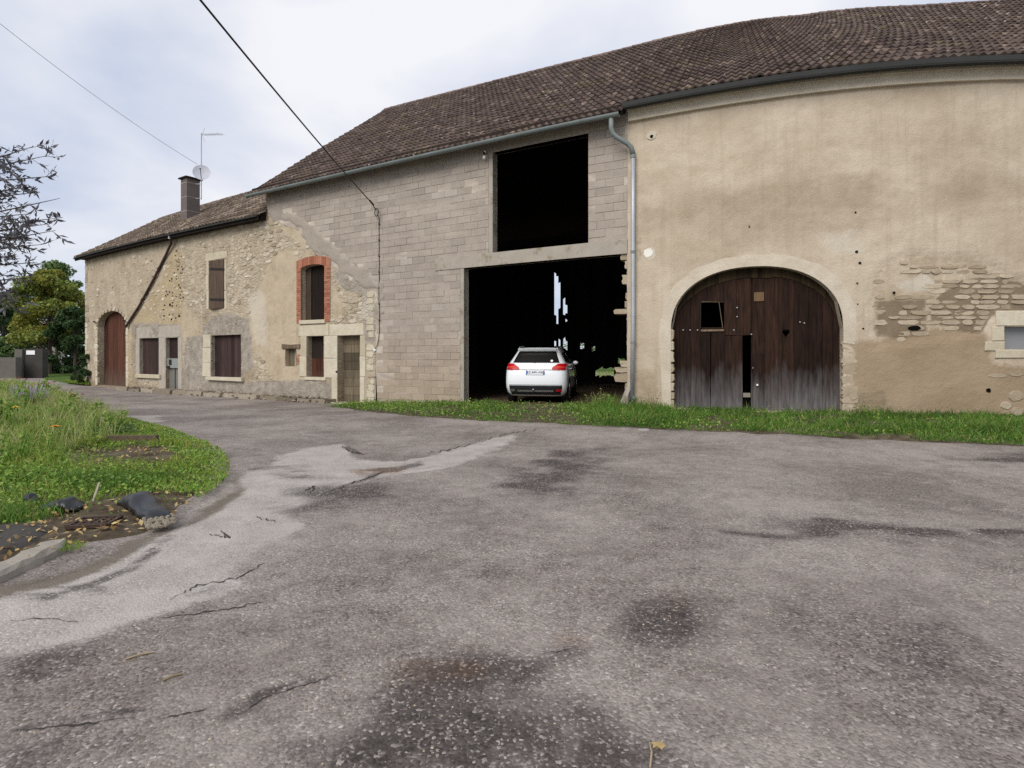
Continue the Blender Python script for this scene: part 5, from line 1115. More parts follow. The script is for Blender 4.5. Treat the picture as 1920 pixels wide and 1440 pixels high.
# side windows, mouldings, mirrors, wheels
def side(name, s_, pts, mat, eps=.008):
    v = []; 
    for y, z in pts: v.append((s_*(lv(z)[0]+eps), y, z))
    return mesh_obj(name, v, [tuple(range(len(v)))], M[mat], car, False, True)
for s_ in (-1, 1):
    side('side_window', s_, [(.62, 1.14), (1.05, 1.13), (1.05, 1.40), (.80, 1.40)], 'glass_dark'); side('side_window', s_, [(1.10, 1.13), (1.95, 1.12), (1.95, 1.42), (1.10, 1.42)], 'glass_dark'); side('side_window', s_, [(2.0, 1.12), (2.75, 1.10), (2.35, 1.40), (2.0, 1.42)], 'glass_dark')
    side('sill_trim', s_, [(1.15, .24), (2.9, .24), (2.9, .36), (1.15, .36)], 'car_black', .012)
    MB().ico((s_*.91, 2.5, 1.10), .085, 2, 0, (1, .6, .75)).build('mirror', M['car_paint'], car, True, True)
    MB().wbox((s_*.88, 1.25, .95), (.03, .2, .03)).build('door_handle', M['car_paint'], car, False, True)
    for y in (.78, 3.32):
        ar = MB(); n_ = 24
        for j in range(n_):
            a = 2*math.pi*j/n_; 
            for rr in (.30, .395): ar.v.append((s_*.878, y+rr*math.cos(a), max(.2, .33+rr*math.sin(a))))
        for j in range(n_): ar.f.append((2*j, 2*j+1, (2*j+3) % (2*n_), (2*j+2) % (2*n_)))
        ar.build('wheel_arch', M['car_black'], car, False, True)
        wh = MB()
        for xx, rr in ((.66, .27), (.665, .315), (.69, .33), (.85, .33), (.875, .315), (.882, .22)):
            for j in range(28): a = 2*math.pi*j/28; wh.v.append((s_*xx, y+rr*math.cos(a), .33+rr*math.sin(a)))
        for i in range(5):
            for j in range(28): wh.f.append((i*28+j, i*28+(j+1) % 28, (i+1)*28+(j+1) % 28, (i+1)*28+j))
        wh.f.append(tuple(range(27, -1, -1))); wo = wh.build('tyre', M['tyre'], car, False, True)
        rm = MB()
        for j in range(5):
            a = 2*math.pi*j/5; d1 = Vector((0, math.cos(a), math.sin(a))); d2 = Vector((0, -math.sin(a), math.cos(a))); c = Vector((s_*.884, y, .33))
            rm.hexa([c-d2*.03, c+d2*.03, c+d2*.045+d1*.225, c-d2*.045+d1*.225, c-d2*.03-Vector((s_*.03, 0, 0)), c+d2*.03-Vector((s_*.03, 0, 0)), c+d2*.045+d1*.225-Vector((s_*.03, 0, 0)), c-d2*.045+d1*.225-Vector((s_*.03, 0, 0))])
        rm.build('rim', M['silver'], wo, False, True)
# ================================================================== OVERHEAD LINES, LAMP, SMALL THINGS ON THE WALLS
def sag(a, b, s_, n_=24): return [a.lerp(b, t)-Vector((0, 0, s_*4*t*(1-t))) for t in np.linspace(0, 1, n_)]
hook = at(700, 384, .28); ring = at(707, 398, .12)
def ray(px, py, Y): return Vector(((px-CX)/F*Y, Y, CH+(HY-py)*Y/F))
p1 = ray(600, 272, 14.2); p0 = ray(380, 0, 8.2)
d = p0+(p0-p1)*.9
c = thing('overhead_cable', 'thick black service cable slanting down over barn roof to the block wall', 'cable', tuple(hook))
MB().tube(sag(d, hook, .12, 30), .016, 6).build('line', M['cable'], c, True)
MB().tube([hook+(d-hook)*.0, hook+(d-hook).normalized()*.5], .03, 6).build('clamp', M['cable'], c)
cu_, cz_ = FA(704, 392, .08); n_ = nout(cu_); t = tang(cu_); cc = at(706, 398, .10)
MB().tube([cc+(t*math.cos(a)*.08+Vector((0, 0, math.sin(a)*.13))) for a in np.linspace(0, 2*math.pi, 16)], .014, 6, False).build('cable_loop', M['cable'], c, True)
MB().tube([hook, at(701, 388, .15), at(704, 392, .0)], .018, 6).build('anchor_hook', M['iron'], c)
wc = thing('wall_cable', 'thin dark cable clipped vertically down the concrete block wall', 'cable', tuple(at(711, 640, .02)))
pts = [at(709, 405, .05)]+[at(711+random.uniform(-.8, .8), y, .025) for y in range(410, 632, 14)]+[at(709, 640, .03), at(706, 650, .03), at(702, 654, .03)]
MB().tube(pts, .011, 5).build('line', M['cable'], wc, True)
for y in range(420, 630, 30): mb = MB(); mb.wbox(at(711, y, .02), (.05, .05, .03), math.atan2(t.y, t.x)); mb.build('clip', M['iron'], wc)
MB().tube([at(702, 656, .02), at(702, 656, .05)], .05, 10).build('end_box', M['porcelain'], wc)
w2 = thing('telephone_line', 'thin grey wire slanting from the sky down to the dish on the farmhouse chimney', 'cable', tuple(at(377, 310, -1.2)))
a_ = ray(-120, -52, 16.0); b_ = at(370, 308, -1.2)
MB().tube(sag(a_, b_, .25), .008, 5).build('line', M['cable_grey'], w2, True)
lp = thing('wall_lamp', 'bare white bulb lamp fixed beside the loft hatch under the gutter', 'lamp', tuple(at(908, 290, .1)))
MB().tube([at(909, 285, 0), at(909, 285, .12)], .03, 8).build('holder', M['porcelain'], lp); MB().wbox(at(909, 285, .015), (.12, .03, .12), math.atan2(tang(UU(909)).y, tang(UU(909)).x)).build('base_plate', M['lintel_grey'], lp)
MB().tube([at(908, 285, .10), at(908, 289, .11)], .035, 8).build('socket', M['iron'], lp); MB().ico(at(908, 295, .12), .055, 2, 0, (1, 1, 1.25)).build('bulb', M['porcelain'], lp, True)
lb = thing('leaning_board', 'pale weathered board leaning against foot of the zinc downpipe', 'board', tuple(at(1166, 765, .25)))
a1, a2 = at(1163, 764, .35), at(1179, 726, .12); dd = (a2-a1).normalized(); t_ = tang(UU(1170)); mb = MB(); q = dd.cross(Vector((0, 1, 0))).normalized(); o_ = Vector((0, -.03, 0))
mb.hexa([a1-t_*.06, a1+t_*.06, a1+t_*.06-o_, a1-t_*.06-o_, a2-t_*.06, a2+t_*.06, a2+t_*.06-o_, a2-t_*.06-o_]); mb.build('plank', M['pale_board'], lb)
tag(MB().fprism([(UU(1172), ZZ(1172, 768)), (UU(1184), ZZ(1184, 768)), (UU(1183), ZZ(1183, 742)), (UU(1175), ZZ(1175, 741))], .16, .28).build('loose_stone', M['dirty_stone']), 'loose pale stone standing between leaning board and downpipe foot', 'stone')
# kerb stones, slabs and rubble along the farmhouse foot
k = 0; segs = [(243, 262), (263, 284), (285, 308), (312, 344), (345, 372), (373, 402), (404, 436), (438, 470), (472, 505), (507, 540), (542, 575), (577, 604), (606, 632)]
words = ['below the red arched door jamb', 'left below the first shuttered window', 'right below the first shuttered window', 'below the narrow grey door', 'between narrow door and wide shutter', 'under left end of wide shutter', 'under middle of the wide shutter', 'under right end of the wide shutter', 'right of the wide shutter', 'left of the tiny window', 'below the tiny window', 'below the stone framed window', 'beside the horizontal board door']
for (a, b), wd in zip(segs, words):
    ym = np.interp((a+b)/2, [243, 322, 500, 632], [731, 741, 750, 758]); u0, u1 = UU(a)+.02, UU(b)-.02; um = (u0+u1)/2; zf = float(ZG(*W(um, .4, 0)[:2])); h = random.uniform(.10, .2)
    mb = MB(); n1 = random.uniform(.48, .6); j = lambda: random.uniform(-.03, .03)
    mb.add([W(u0+j(), .02, zf-.1), W(u1+j(), .02, zf-.1), W(u1+j(), n1+j(), zf-.1), W(u0+j(), n1+j(), zf-.1), W(u0, .02, zf+h+j()), W(u1, .02, zf+h+j()), W(u1, n1-.04, zf+h+j()), W(u0, n1-.04, zf+h+j())], [(0, 3, 2, 1), (4, 5, 6, 7), (0, 1, 5, 4), (1, 2, 6, 5), (2, 3, 7, 6), (3, 0, 4, 7)])
    tag(mb.build('kerb_stone', M['dirty_stone']), 'low mossy kerb stone at the farmhouse foot, '+wd, 'kerb stone', 'kerb stones along the farmhouse')
mb = MB()
for _ in range(260):
    x = random.uniform(250, 632); u = UU(x); n_ = random.uniform(.05, .6); zf = float(ZG(*W(u, n_, 0)[:2])); r_ = random.uniform(.02, .06); mb.ico(W(u, n_, zf+.16+random.uniform(-.05, .03)-.1*(n_ > .5)), r_, 1, .25, (1.3, 1, .6))
tag(mb.build('rubble_litter', M['dirty_stone']), 'stone chips and litter lying along the farmhouse foot', 'rubble', kind='stuff')
dstep = MB(); dstep.fbox(UU(628), UU(682), -.3, float(ZG(*W(UU(650), .2, 0)[:2]))+.035, -.1, .28); tag(dstep.build('door_step', M['cream_stone']), 'worn pale stone step under the horizontal board door', 'step')
# ================================================================== VERGE FURNITURE: kerb, drain, sacks, timber
def gbox(name, px, py, size, rz, mat, h=0.0, parent=None):
    g = G(px, py); return MB().wbox((g.x, g.y, g.z+size[2]/2+h), size, rz).build(name, M[mat], parent)
ka, kb = G(-60, 1112), G(112, 1030); kd = kb-ka; kr = math.atan2(kd.y, kd.x)
mb = MB(); n_ = 9
for i in range(n_+1):
    c = ka.lerp(kb, i/n_); q = Vector((-math.sin(kr), math.cos(kr), 0)); j = lambda: random.uniform(-.012, .012)
    w_ = .085 if i < n_ else .06; zb = float(ZG(c.x, c.y))
    for s_, hh in ((-1.15, -.05), (-1.0, .045), (-.7, .075), (.8, .08), (1, -.05)): p_ = c+q*(w_*s_+j()); mb.v.append((p_.x, p_.y, zb+hh+j()*.6))
for i in range(n_):
    for j in range(5): mb.f.append((5*i+j, 5*i+(j+1) % 5, 5*i+5+(j+1) % 5, 5*i+5+j))
mb.f += [(4, 3, 2, 1, 0), tuple(range(5*n_, 5*n_+5))]
tag(mb.build('kerb', M['kerb']), 'pale worn concrete kerb length left of the drain grate', 'kerb')
slab = GP([(-200, 1090), (0, 1052), (95, 1020), (128, 995), (70, 985), (0, 990), (-200, 1020)])
sheet('concrete_apron', slab, M['grey_wall'], .055, .12, .06, 15, jit=.06, bumpy=.02)
dg = G(178, 992); dr_ = thing('drain_grate', 'rusty cast iron drain grate half buried in leaves by the kerb', 'drain', (dg.x, dg.y, dg.z+.05), R(12))
gw, gd = .30, .26
for y in (-gd/2, gd/2): MB().wbox((0, y, .012), (gw, .03, .03)).build('frame_bar', M['cast_iron'], dr_, local=True)
for x in (-gw/2, gw/2): MB().wbox((x, 0, .012), (.03, gd, .03)).build('frame_bar', M['cast_iron'], dr_, local=True)
for x in np.linspace(-gw/2, gw/2, 6)[1:-1]: MB().wbox((float(x), 0, .010), (.02, gd, .024)).build('bar', M['cast_iron'], dr_, local=True)
for y in np.linspace(-gd/2, gd/2, 5)[1:-1]: MB().wbox((0, float(y), .010), (gw, .02, .022)).build('bar', M['cast_iron'], dr_, local=True)
MB().wbox((0, 0, -.012), (gw, gd, .01)).build('sump', M['black_hole'], dr_, local=True)
def sack(name, label, pa, pb, wd, hh, seed, torn=False):
    """slumped plastic sack: lofted along its length, creased"""
    a, b = G(*pa), G(*pb); L_ = (b-a).length; d = (b-a).normalized(); q = Vector((-d.y, d.x, 0)); r_ = np.random.default_rng(seed); n_, k = 30, 24; mb = MB()
    o = thing(name, label, 'sack', tuple(a.lerp(b, .5)))
    for i in range(n_+1):
        t = i/n_; e = (math.sin(math.pi*min(1, max(0, .04+t*.93)))**.45); w_ = wd*(.72+.28*e)*(1-.15*t); h_ = hh*e*(.75+.35*math.sin(t*5+seed)**2)
        c = a.lerp(b, t); zb = float(ZG(c.x, c.y))+.03
        for j in range(k):
            an = 2*math.pi*j/k; cr = 1+.16*float(fbm(t*5+seed, math.cos(an)*2.2+3, seed))-.08+.07*math.sin(9*t*math.pi+3.1*math.cos(an)+seed)
            x = math.copysign(abs(math.cos(an))**.8, math.cos(an))*w_/2*cr; z = max(0, .5+.5*math.sin(an)*cr)*h_
            p_ = c+q*x; mb.v.append((p_.x+.02*float(vn(j*.9, t*7, seed)), p_.y, zb+z))
    for i in range(n_):
        for j in range(k): mb.f.append((i*k+j, i*k+(j+1) % k, (i+1)*k+(j+1) % k, (i+1)*k+j))
    mb.f += [tuple(range(k-1, -1, -1)), tuple(range(n_*k, n_*k+k))]
    mb.build('sack_body', M['sack'], o, True)
    if torn:
        g = MB()
        for _ in range(170):
            an = random.uniform(-.9, .9); rr = random.random()**.5; p_ = b+d*(.02+.16*rr*math.cos(an)-.06)+q*(wd*.5*math.sin(an)*1.1); g.ico((p_.x, p_.y, float(ZG(p_.x, p_.y))+.05+.06*(1-rr)), random.uniform(.008, .02), 1, .2)
        g.build('spilled_gravel', M['gravel'], o, kind='stuff')
    return o
sack('plastic_sack', 'burst black plastic sack spilling gravel at the roadside edge', (243, 950), (300, 992), .26, .17, 3, True)
sack('plastic_sack', 'flattened black plastic sack lying in grass above the drain', (85, 962), (152, 962), .24, .11, 8)
mb = MB(); g = G(58, 958); mb.ico((g.x, g.y, g.z+.09), .075, 2, .18, (.9, .8, 1.1)); tag(mb.build('plastic_scrap', M['sack']), 'small crumpled black plastic scrap left of the flattened sack', 'scrap')
tm = G(245, 838); mb = MB(); mb.wbox((tm.x, tm.y, tm.z+.12), (.85, .10, .14), R(4)); tag(mb.build('old_timber', M['edge_wood']), 'dark rotten timber edging lying in the flower verge', 'timber')
# stake in the tall grass
a, b = G(170, 952), G(184, 918); b = a+Vector((.05, .05, .24)); tag(MB().tube([a, b], .010, 5).build('stake', M['pale_board']), 'thin pale stick poking up by the drain grate', 'stick')
for (p, q, nm) in (((235, 1238), (286, 1225), 'pale straw stalk on the rusty stain of the road'), ((305, 1278), (340, 1266), 'short brown twig lying on the road in front')):
    a, b = G(*p), G(*q); m_ = a.lerp(b, .5)+Vector((0, 0, .012)); tag(MB().tube([a+Vector((0, 0, .006)), m_, b+Vector((0, 0, .006))], .005, 5).build('twig', M['straw']), nm, 'twig')
# ================================================================== VEGETATION
def blades(P, h, wd, bend, seed):
    """many grass blades: arrays of root points, heights, widths -> verts, tris"""
    r_ = np.random.default_rng(seed); n_ = len(P); an = r_.uniform(0, 2*np.pi, n_); dx, dy = np.cos(an), np.sin(an); bx = r_.uniform(0, 2*np.pi, n_); be = bend*h*r_.uniform(.2, 1.3, n_)
    lx, ly = np.cos(bx)*be, np.sin(bx)*be; V = np.empty((n_, 5, 3))
    for i, (t, ww, lf) in enumerate(((0, 1, 0), (0, -1, 0), (.55, .8, .35), (.55, -.8, .35), (1, 0, 1))):
        V[:, i, 0] = P[:, 0]+dx*wd*ww/2+lx*lf; V[:, i, 1] = P[:, 1]+dy*wd*ww/2+ly*lf; V[:, i, 2] = P[:, 2]+h*t*(1-.15*lf*bend)
    T = np.array([[0, 1, 3], [0, 3, 2], [2, 3, 4]]); return V.reshape(-1, 3), (np.arange(n_)[:, None, None]*5+T[None]).reshape(-1, 3)
def leaves(P, size, seed, up=.5, asp=.45):
    """leaf blades: diamond shapes with a fold"""
    r_ = np.random.default_rng(seed); n_ = len(P); D = r_.normal(size=(n_, 3)); D[:, 2] *= .7; D /= np.linalg.norm(D, axis=1)[:, None]
    N_ = r_.normal(size=(n_, 3))*(1-up)+np.array([0, 0, up]); S = np.cross(D, N_); S /= np.linalg.norm(S, axis=1)[:, None]+1e-9; N2 = np.cross(S, D)
    s_ = np.asarray(size)[:, None] if hasattr(size, '__len__') else np.full((n_, 1), size)
    V = np.stack([P-D*s_*.5, P+S*s_*asp*.5+N2*s_*.06, P+D*s_*.5, P-S*s_*asp*.5+N2*s_*.06], 1)
    T = np.array([[0, 1, 2], [0, 2, 3]]); return V.reshape(-1, 3), (np.arange(n_)[:, None, None]*4+T[None]).reshape(-1, 3)
def join(parts):
    V = []; T = []; b = 0
    for v, t in parts: V.append(v); T.append(t+b); b += len(v)
    return np.concatenate(V), np.concatenate(T)
def scatter(poly, n_, seed, fn=None, ymax=60, power=1.6):
    """random points in a ground polygon, thinner with distance"""
    r_ = np.random.default_rng(seed); P = np.array(poly); out_ = []; got = 0
    lo = P.min(0); hi = np.minimum(P.max(0), [99, ymax])
    lo[0] = max(lo[0], -26)
    while got < n_:
        q = r_.uniform(0, 1, (n_*2, 2)); y = lo[1]+(hi[1]-lo[1])*q[:, 1]**power; x = lo[0]+(hi[0]-lo[0])*q[:, 0]
        ok = (poly_sd(x, y, poly) > -.02) & (np.abs(x) < y*1.02+1.2)
        if fn is not None: ok &= r_.random(len(x)) < fn(x, y)
        out_.append(np.stack([x[ok], y[ok]], 1)); got += int(ok.sum())
        if len(out_) > 60: break
    return np.concatenate(out_)[:n_]
BARE = GP([(205, 858), (245, 845), (310, 848), (330, 866), (300, 882), (240, 880)]); LITT = GP([(120, 862), (160, 845), (200, 860), (190, 885), (140, 885)])
dirt_poly = DIRT
def verge_h(x, y): return ZG(x, y)+.05
def keep(x, y):
    k = np.clip(1-.99*sstep(-.25, .1, poly_sd(x, y, BARE))-.8*sstep(-.25, .1, poly_sd(x, y, LITT)), 0, 1); k *= 1-.94*sstep(-.12, .12, poly_sd(x+.2*(fbm(x*3, y*3, 71)-.5), y+.2*(fbm(x*3, y*3, 72)-.5), dirt_poly)); return k*(.45+.75*fbm(x*1.5, y*1.5, 73))
P2 = scatter(VERGE, 60000, 1, keep, 34, 1.9); h = (.05+.10*fbm(P2[:, 0]*1.1, P2[:, 1]*1.1, 74)**1.5*2)*rng.uniform(.6, 1.4, len(P2))
edge = sstep(0, 1.6, poly_sd(P2[:, 0], P2[:, 1], VERGE)); h *= .45+.75*edge
v1 = blades(np.column_stack([P2, verge_h(P2[:, 0], P2[:, 1])]), h, .004+.0011*P2[:, 1], .8, 2)
tag(tri_mesh('grass', *v1, M['grass']), 'short green grass covering the roadside flower verge', 'grass', kind='stuff')
MEAD = GP([(-500, 722), (0, 722), (60, 730), (110, 742), (175, 775), (230, 800), (215, 830), (150, 850), (60, 862), (0, 880), (-400, 900)])
PM = scatter(MEAD, 15000, 51, lambda x, y: np.clip((fbm(x*1.1, y*1.1, 52)-.3)*2.4, .05, 1), 34, 1.5); hm = (.18+.46*fbm(PM[:, 0]*.8, PM[:, 1]*.8, 53))*rng.uniform(.5, 1.3, len(PM))
tag(tri_mesh('meadow_grass', *blades(np.column_stack([PM, verge_h(PM[:, 0], PM[:, 1])]), hm, .004+.0009*PM[:, 1], .55, 54), M['meadow']), 'tall pale meadow grass among the flowers of the verge', 'grass', kind='stuff')
# low leafy weeds (clover, ground ivy)
P3 = scatter(VERGE, 42000, 5, keep, 32, 2.0); hz = rng.uniform(.01, .09, len(P3))*(.6+1.2*fbm(P3[:, 0]*.9, P3[:, 1]*.9, 75))*(.15+1.05*sstep(0, 1.4, poly_sd(P3[:, 0], P3[:, 1], VERGE)))
v2 = leaves(np.column_stack([P3, verge_h(P3[:, 0], P3[:, 1])+hz]), .022+.0030*P3[:, 1]*rng.uniform(.7, 1.4, len(P3)), 6, .75, .75)
tag(tri_mesh('clover', *v2, M['weed']), 'low leafy clover and weeds spread over the flower verge', 'weeds', kind='stuff')
# lush tussocks by the drain
def tussock(px, py, n_, rad, hh, seed, label, mat='grass_lush', wd=.007, bend=.75, name='grass_tussock'):
    g = G(px, py); r_ = np.random.default_rng(seed); a = r_.uniform(0, 2*np.pi, n_); q = rad*np.sqrt(r_.random(n_)); x = g.x+np.cos(a)*q*1.5; y = g.y+np.sin(a)*q
    v = blades(np.column_stack([x, y, verge_h(x, y)-.02]), hh*(1-.4*q/rad)*r_.uniform(.5, 1.15, n_), np.full(n_, wd), bend, seed+1)
    return tag(tri_mesh(name, *v, M[mat]), label, 'grass', 'grass tussocks on the verge')
tussock(150, 915, 1500, .34, .24, 11, 'dense dark green grass tussock behind the drain grate'); tussock(205, 925, 1300, .30, .22, 12, 'bushy grass tussock right behind the burst sack'); tussock(265, 908, 1100, .30, .18, 13, 'spreading grass tussock nearest to the road bend'); tussock(20, 975, 900, .3, .18, 14, 'grass tussock at the left picture edge beside the black scrap')
tussock(122, 1034, 260, .10, .07, 15, 'small tuft growing at the end of the pale kerb', 'grass', .005, 1.0)
# tall flower-bed plants: stems with leaves, some with blooms
def plant(px, py, hh, seed, label, stems=9, spread=.3, mat='weed', leafsize=.07, bloom=None, nb=0, name='flowering_plant', br=.035, group='flower bed plants'):
    g = G(px, py); o = thing(name, label, 'plant', tuple(g), group=group); r_ = random.Random(seed); st = MB(); L_ = []
    tops = []
    for i in range(stems):
        a = r_.uniform(0, 6.28); e = spread*r_.random()**.6; h_ = hh*r_.uniform(.55, 1.05); b = Vector((math.cos(a)*e, math.sin(a)*e, h_)); base = g+Vector((b.x*.25, b.y*.25, 0)); mid = g+Vector((b.x*.55, b.y*.55, h_*.55)); tip = g+b
        st.tube([base, mid, tip], [.007, .005, .003], 4, False); tops.append(tip)
        for k in range(int(7+h_*16)):
            t = r_.uniform(.1, 1); p_ = base.lerp(mid, t*2) if t < .5 else mid.lerp(tip, t*2-1); L_.append(tuple(p_+Vector((r_.uniform(-.06, .06), r_.uniform(-.06, .06), r_.uniform(-.03, .03)))))
    st.build('stems', M['weed'], o)
    v = leaves(np.array(L_), leafsize*np.random.default_rng(seed).uniform(.6, 1.3, len(L_)), seed, .35, .4); tri_mesh('foliage', *v, M[mat], o)
    r_.shuffle(tops)
    for tip in sorted(tops, key=lambda q: -q.z)[:nb]:
        fl_ = MB(); tip = tip+Vector((0, 0, .02)); n_ = 11
        for ring, (rr, dz) in enumerate(((1, 0), (.7, .012))):
            for j in range(n_):
                a = 2*math.pi*(j+.5*ring)/n_; d = Vector((math.cos(a), math.sin(a), .25)); q = Vector((-math.sin(a), math.cos(a), 0)); c = tip+Vector((0, 0, dz))
                fl_.add([c, c+d*br*rr*.6+q*br*.2, c+d*br*rr, c+d*br*rr*.6-q*br*.2], [(0, 1, 2, 3)])
        bo = fl_.build('bloom', M[bloom], o); MB().ico(tip+Vector((0, 0, .012)), br*.3, 1, 0, (1, 1, .6)).build('bloom_heart', M['flower_heart'], bo)
    return o
plant(96, 752, .62, 21, 'tall green plant with red blooms nearest the road at the far verge edge', 10, .4, bloom='petal_red', nb=4, br=.09, leafsize=.10)
plant(140, 772, .45, 22, 'bushy plant with one red bloom leaning towards the road', 9, .35, bloom='petal_red', nb=2, br=.085, leafsize=.10)
plant(20, 748, .7, 23, 'plant with small rust red blooms at the far left', 12, .5, bloom='petal_red', nb=6, br=.07, leafsize=.10)
plant(128, 760, .5, 27, 'leggy plant with withered dark bloom between the red ones', 7, .3, bloom='petal_dark', nb=2, br=.06, leafsize=.10)
plant(84, 862, .42, 24, 'low plant with single orange bloom in mid verge', 7, .22, bloom='petal_orange', nb=1, br=.075, leafsize=.07)
plant(60, 760, .55, 28, 'far plant with small orange blooms behind the lavender', 9, .4, bloom='petal_orange', nb=3, br=.06, leafsize=.10)
plant(18, 835, .6, 25, 'plant with yellow bloom at the left picture edge', 7, .22, bloom='petal_yellow', nb=1, br=.07, leafsize=.07)
for i, (x, y, hh, mat, lab) in enumerate([(50, 775, .6, 'weed', 'tall feathery green plant behind the yellow bloom'), (110, 800, .5, 'weed', 'leafy plant in the middle of the flower bed'), (165, 800, .42, 'weed', 'leafy plant above the rotten timber'), (205, 812, .38, 'weed', 'dark leafy plant left of the rotten timber'), (232, 822, .26, 'tree_mid', 'low dark bush on the rotten timber'), (30, 880, .42, 'weed', 'leafy clump below the yellow bloom'), (0, 810, .7, 'weed', 'tall plant cut by the left picture edge'), (60, 920, .22, 'weed', 'low leafy clump above the black scrap'),
                                          (130, 835, .38, 'weed', 'leafy clump behind the orange bloom'), (70, 745, .6, 'weed', 'tall far plant behind red blooms'), (20, 915, .3, 'weed', 'broad leafy clump at lower left edge'), (-60, 850, .7, 'weed', 'tall clump just inside left edge'), (180, 845, .24, 'tree_olive', 'browning clump beside the bare earth'), (100, 905, .2, 'weed', 'low clump left of the dark tussock')]):
    plant(x, y, hh*1.15, 40+i, lab, 18, .42 if y < 830 else .28, mat, .12 if y < 830 else .075, name='leafy_plant')
mb = MB(); r_ = random.Random(5)                                     # grey lavender-like haze
g = G(52, 770); lav = thing('lavender_bush', 'greyish faded lavender bush in the flower bed', 'plant', tuple(g), group='flower bed plants')
for i in range(130):
    a = r_.uniform(0, 6.28); e = r_.random()*.45; b = g+Vector((math.cos(a)*.12, math.sin(a)*.12, 0)); tp = g+Vector((math.cos(a)*e*1.2, math.sin(a)*e, r_.uniform(.45, .75))); mb.tube([b, tp], [.005, .010], 4, False)
mb.build('stems', M['lavender'], lav)
# grass strip before the barns
def strip_keep(x, y):
    return np.clip((fbm(x*1.7, y*1.7, 81)-.34)*4.5, .06, 1)*np.where(x < -.8, .6, 1)
P4 = scatter(STRIP, 80000, 9, strip_keep, 22, 1.0); sd_e = poly_sd(P4[:, 0], P4[:, 1], se+[(20, 30), (-6, 30)])
h = (.02+.135*fbm(P4[:, 0]*1.6, P4[:, 1]*1.6, 82)**1.5)*(1-.45*(P4[:, 0] < -.8))*rng.uniform(.4, 1.5, len(P4))*(.35+.75*sstep(0, .7, sd_e)); h *= 1+.7*np.exp(-((P4[:, 0]-2.1)/.7)**2)-.78*np.exp(-((P4[:, 0]-.7)/1.15)**4)
h *= np.where(rng.random(len(P4)) < .10*(1+2*fbm(P4[:, 0]*2.5, P4[:, 1]*2.5, 86)), 2.1, 1.0)
v1 = blades(np.column_stack([P4, ZG(P4[:, 0], P4[:, 1])+.03]), h, .014, .75, 3)
P5 = scatter(STRIP, 8000, 19, lambda x, y: np.where(x < 4.0, 1.0, .2)*(1-.5*np.exp(-((x-.7)/1.1)**4))*fbm(x*1.8, y*1.8, 83), 22, 1.0)
v2 = leaves(np.column_stack([P5, ZG(P5[:, 0], P5[:, 1])+.05+rng.uniform(0, .10, len(P5))*(.5+fbm(P5[:, 0]*1.5, P5[:, 1]*1.5, 84))]), rng.uniform(.025, .06, len(P5)), 20, .75, .8)
tag(tri_mesh('grass', *v1, M['grass_lush']), 'thick green grass strip between road and barn walls', 'grass', kind='stuff')
tag(tri_mesh('clover', *v2, M['weed']), 'leafy weeds mixed into the grass before the garage bay', 'weeds', kind='stuff')
for i, (x, y, hh, lab) in enumerate([(1120, 766, .5, 'dry weed stalks at the right of the garage bay'), (1135, 770, .42, 'green weed clump below the leaning board'), (1105, 772, .38, 'weed clump by the rear wheel of the white car'), (1222, 772, .5, 'thin weeds at the foot of the ochre wall beside downpipe'), (1610, 785, .45, 'dry weeds right of the arched door'), (1640, 788, .25, 'low weeds at the ochre wall foot'), (905, 770, .16, 'low weeds by the left jamb of the garage bay')]):
    plant(x, y, hh, 70+i, lab, 10, .3, 'straw' if 'dry' in lab or 'thin' in lab else 'weed', .06, name='wall_weed', group='weeds at the wall foot')
# fallen leaves: big ones are things, small litter is stuff
def leaf_obj(px, py, size, seed, label, h=.01, mat='litter'):
    g = G(px, py); r_ = random.Random(seed); mb = MB(); n_ = 9; a0 = r_.uniform(0, 6.28); v = [g+Vector((0, 0, h+.012))]
    for j in range(n_):
        a = 2*math.pi*j/n_; rr = size*(.5 if j % 2 else .85)*(1+.3*math.cos(a)); v.append(g+Vector((math.cos(a+a0)*rr, math.sin(a+a0)*rr*.75, h+r_.uniform(0, .02))))
    mb.add(v, [(0, 1+j, 1+(j+1) % n_) for j in range(n_)]); mb.tube([g+Vector((0, 0, h)), g+Vector((math.cos(a0)*size*1.5, math.sin(a0)*size*1.2, h+.01))], .003, 4)
    return tag(mb.build('fallen_leaf', M[mat]), label, 'leaf', 'fallen autumn leaves')
LFS = [(1232, 1410, .035, 'yellow leaf standing out on the dark road at the bottom'), (1712, 826, .09, 'large pale leaf on grass strip left of the window'), (1660, 831, .06, 'tan leaf at the edge of the grass strip'), (1893, 818, .08, 'yellow leaf on the grass strip near the right edge'), (222, 948, .07, 'orange leaf between the two black sacks'), (216, 990, .07, 'yellow leaf on the drain grate'), (196, 1002, .07, 'tan leaf in front of the drain grate'), (178, 858, .09, 'pale leaf on the brown litter in the verge'), (288, 935, .06, 'tan leaf above the burst sack'), (128, 952, .05, 'brown leaf by the flattened sack'), (1738, 795, .05, 'small pale leaf against the ochre wall foot'), (150, 783, .09, 'pale scrap of leaf on far road'), (160, 1030, .035, 'pale leaf by the kerb end tuft')]
for i, (x, y, s_, lab) in enumerate(LFS): leaf_obj(x, y, s_, 100+i, lab, .10 if (1640 < x and y < 835) else (.05 if x < 330 else .012))
P6 = np.concatenate([scatter(DIRT, 420, 31, None, 12, 1.0), scatter(BARE, 300, 32, None, 20, 1.0), scatter(LITT, 260, 33, None, 20, 1.0), scatter(VERGE, 160, 34, None, 14, 1.4)])
v3 = leaves(np.column_stack([P6, ZG(P6[:, 0], P6[:, 1])+.055+rng.uniform(0, .02, len(P6))]), rng.uniform(.025, .07, len(P6)), 35, .85, .6)
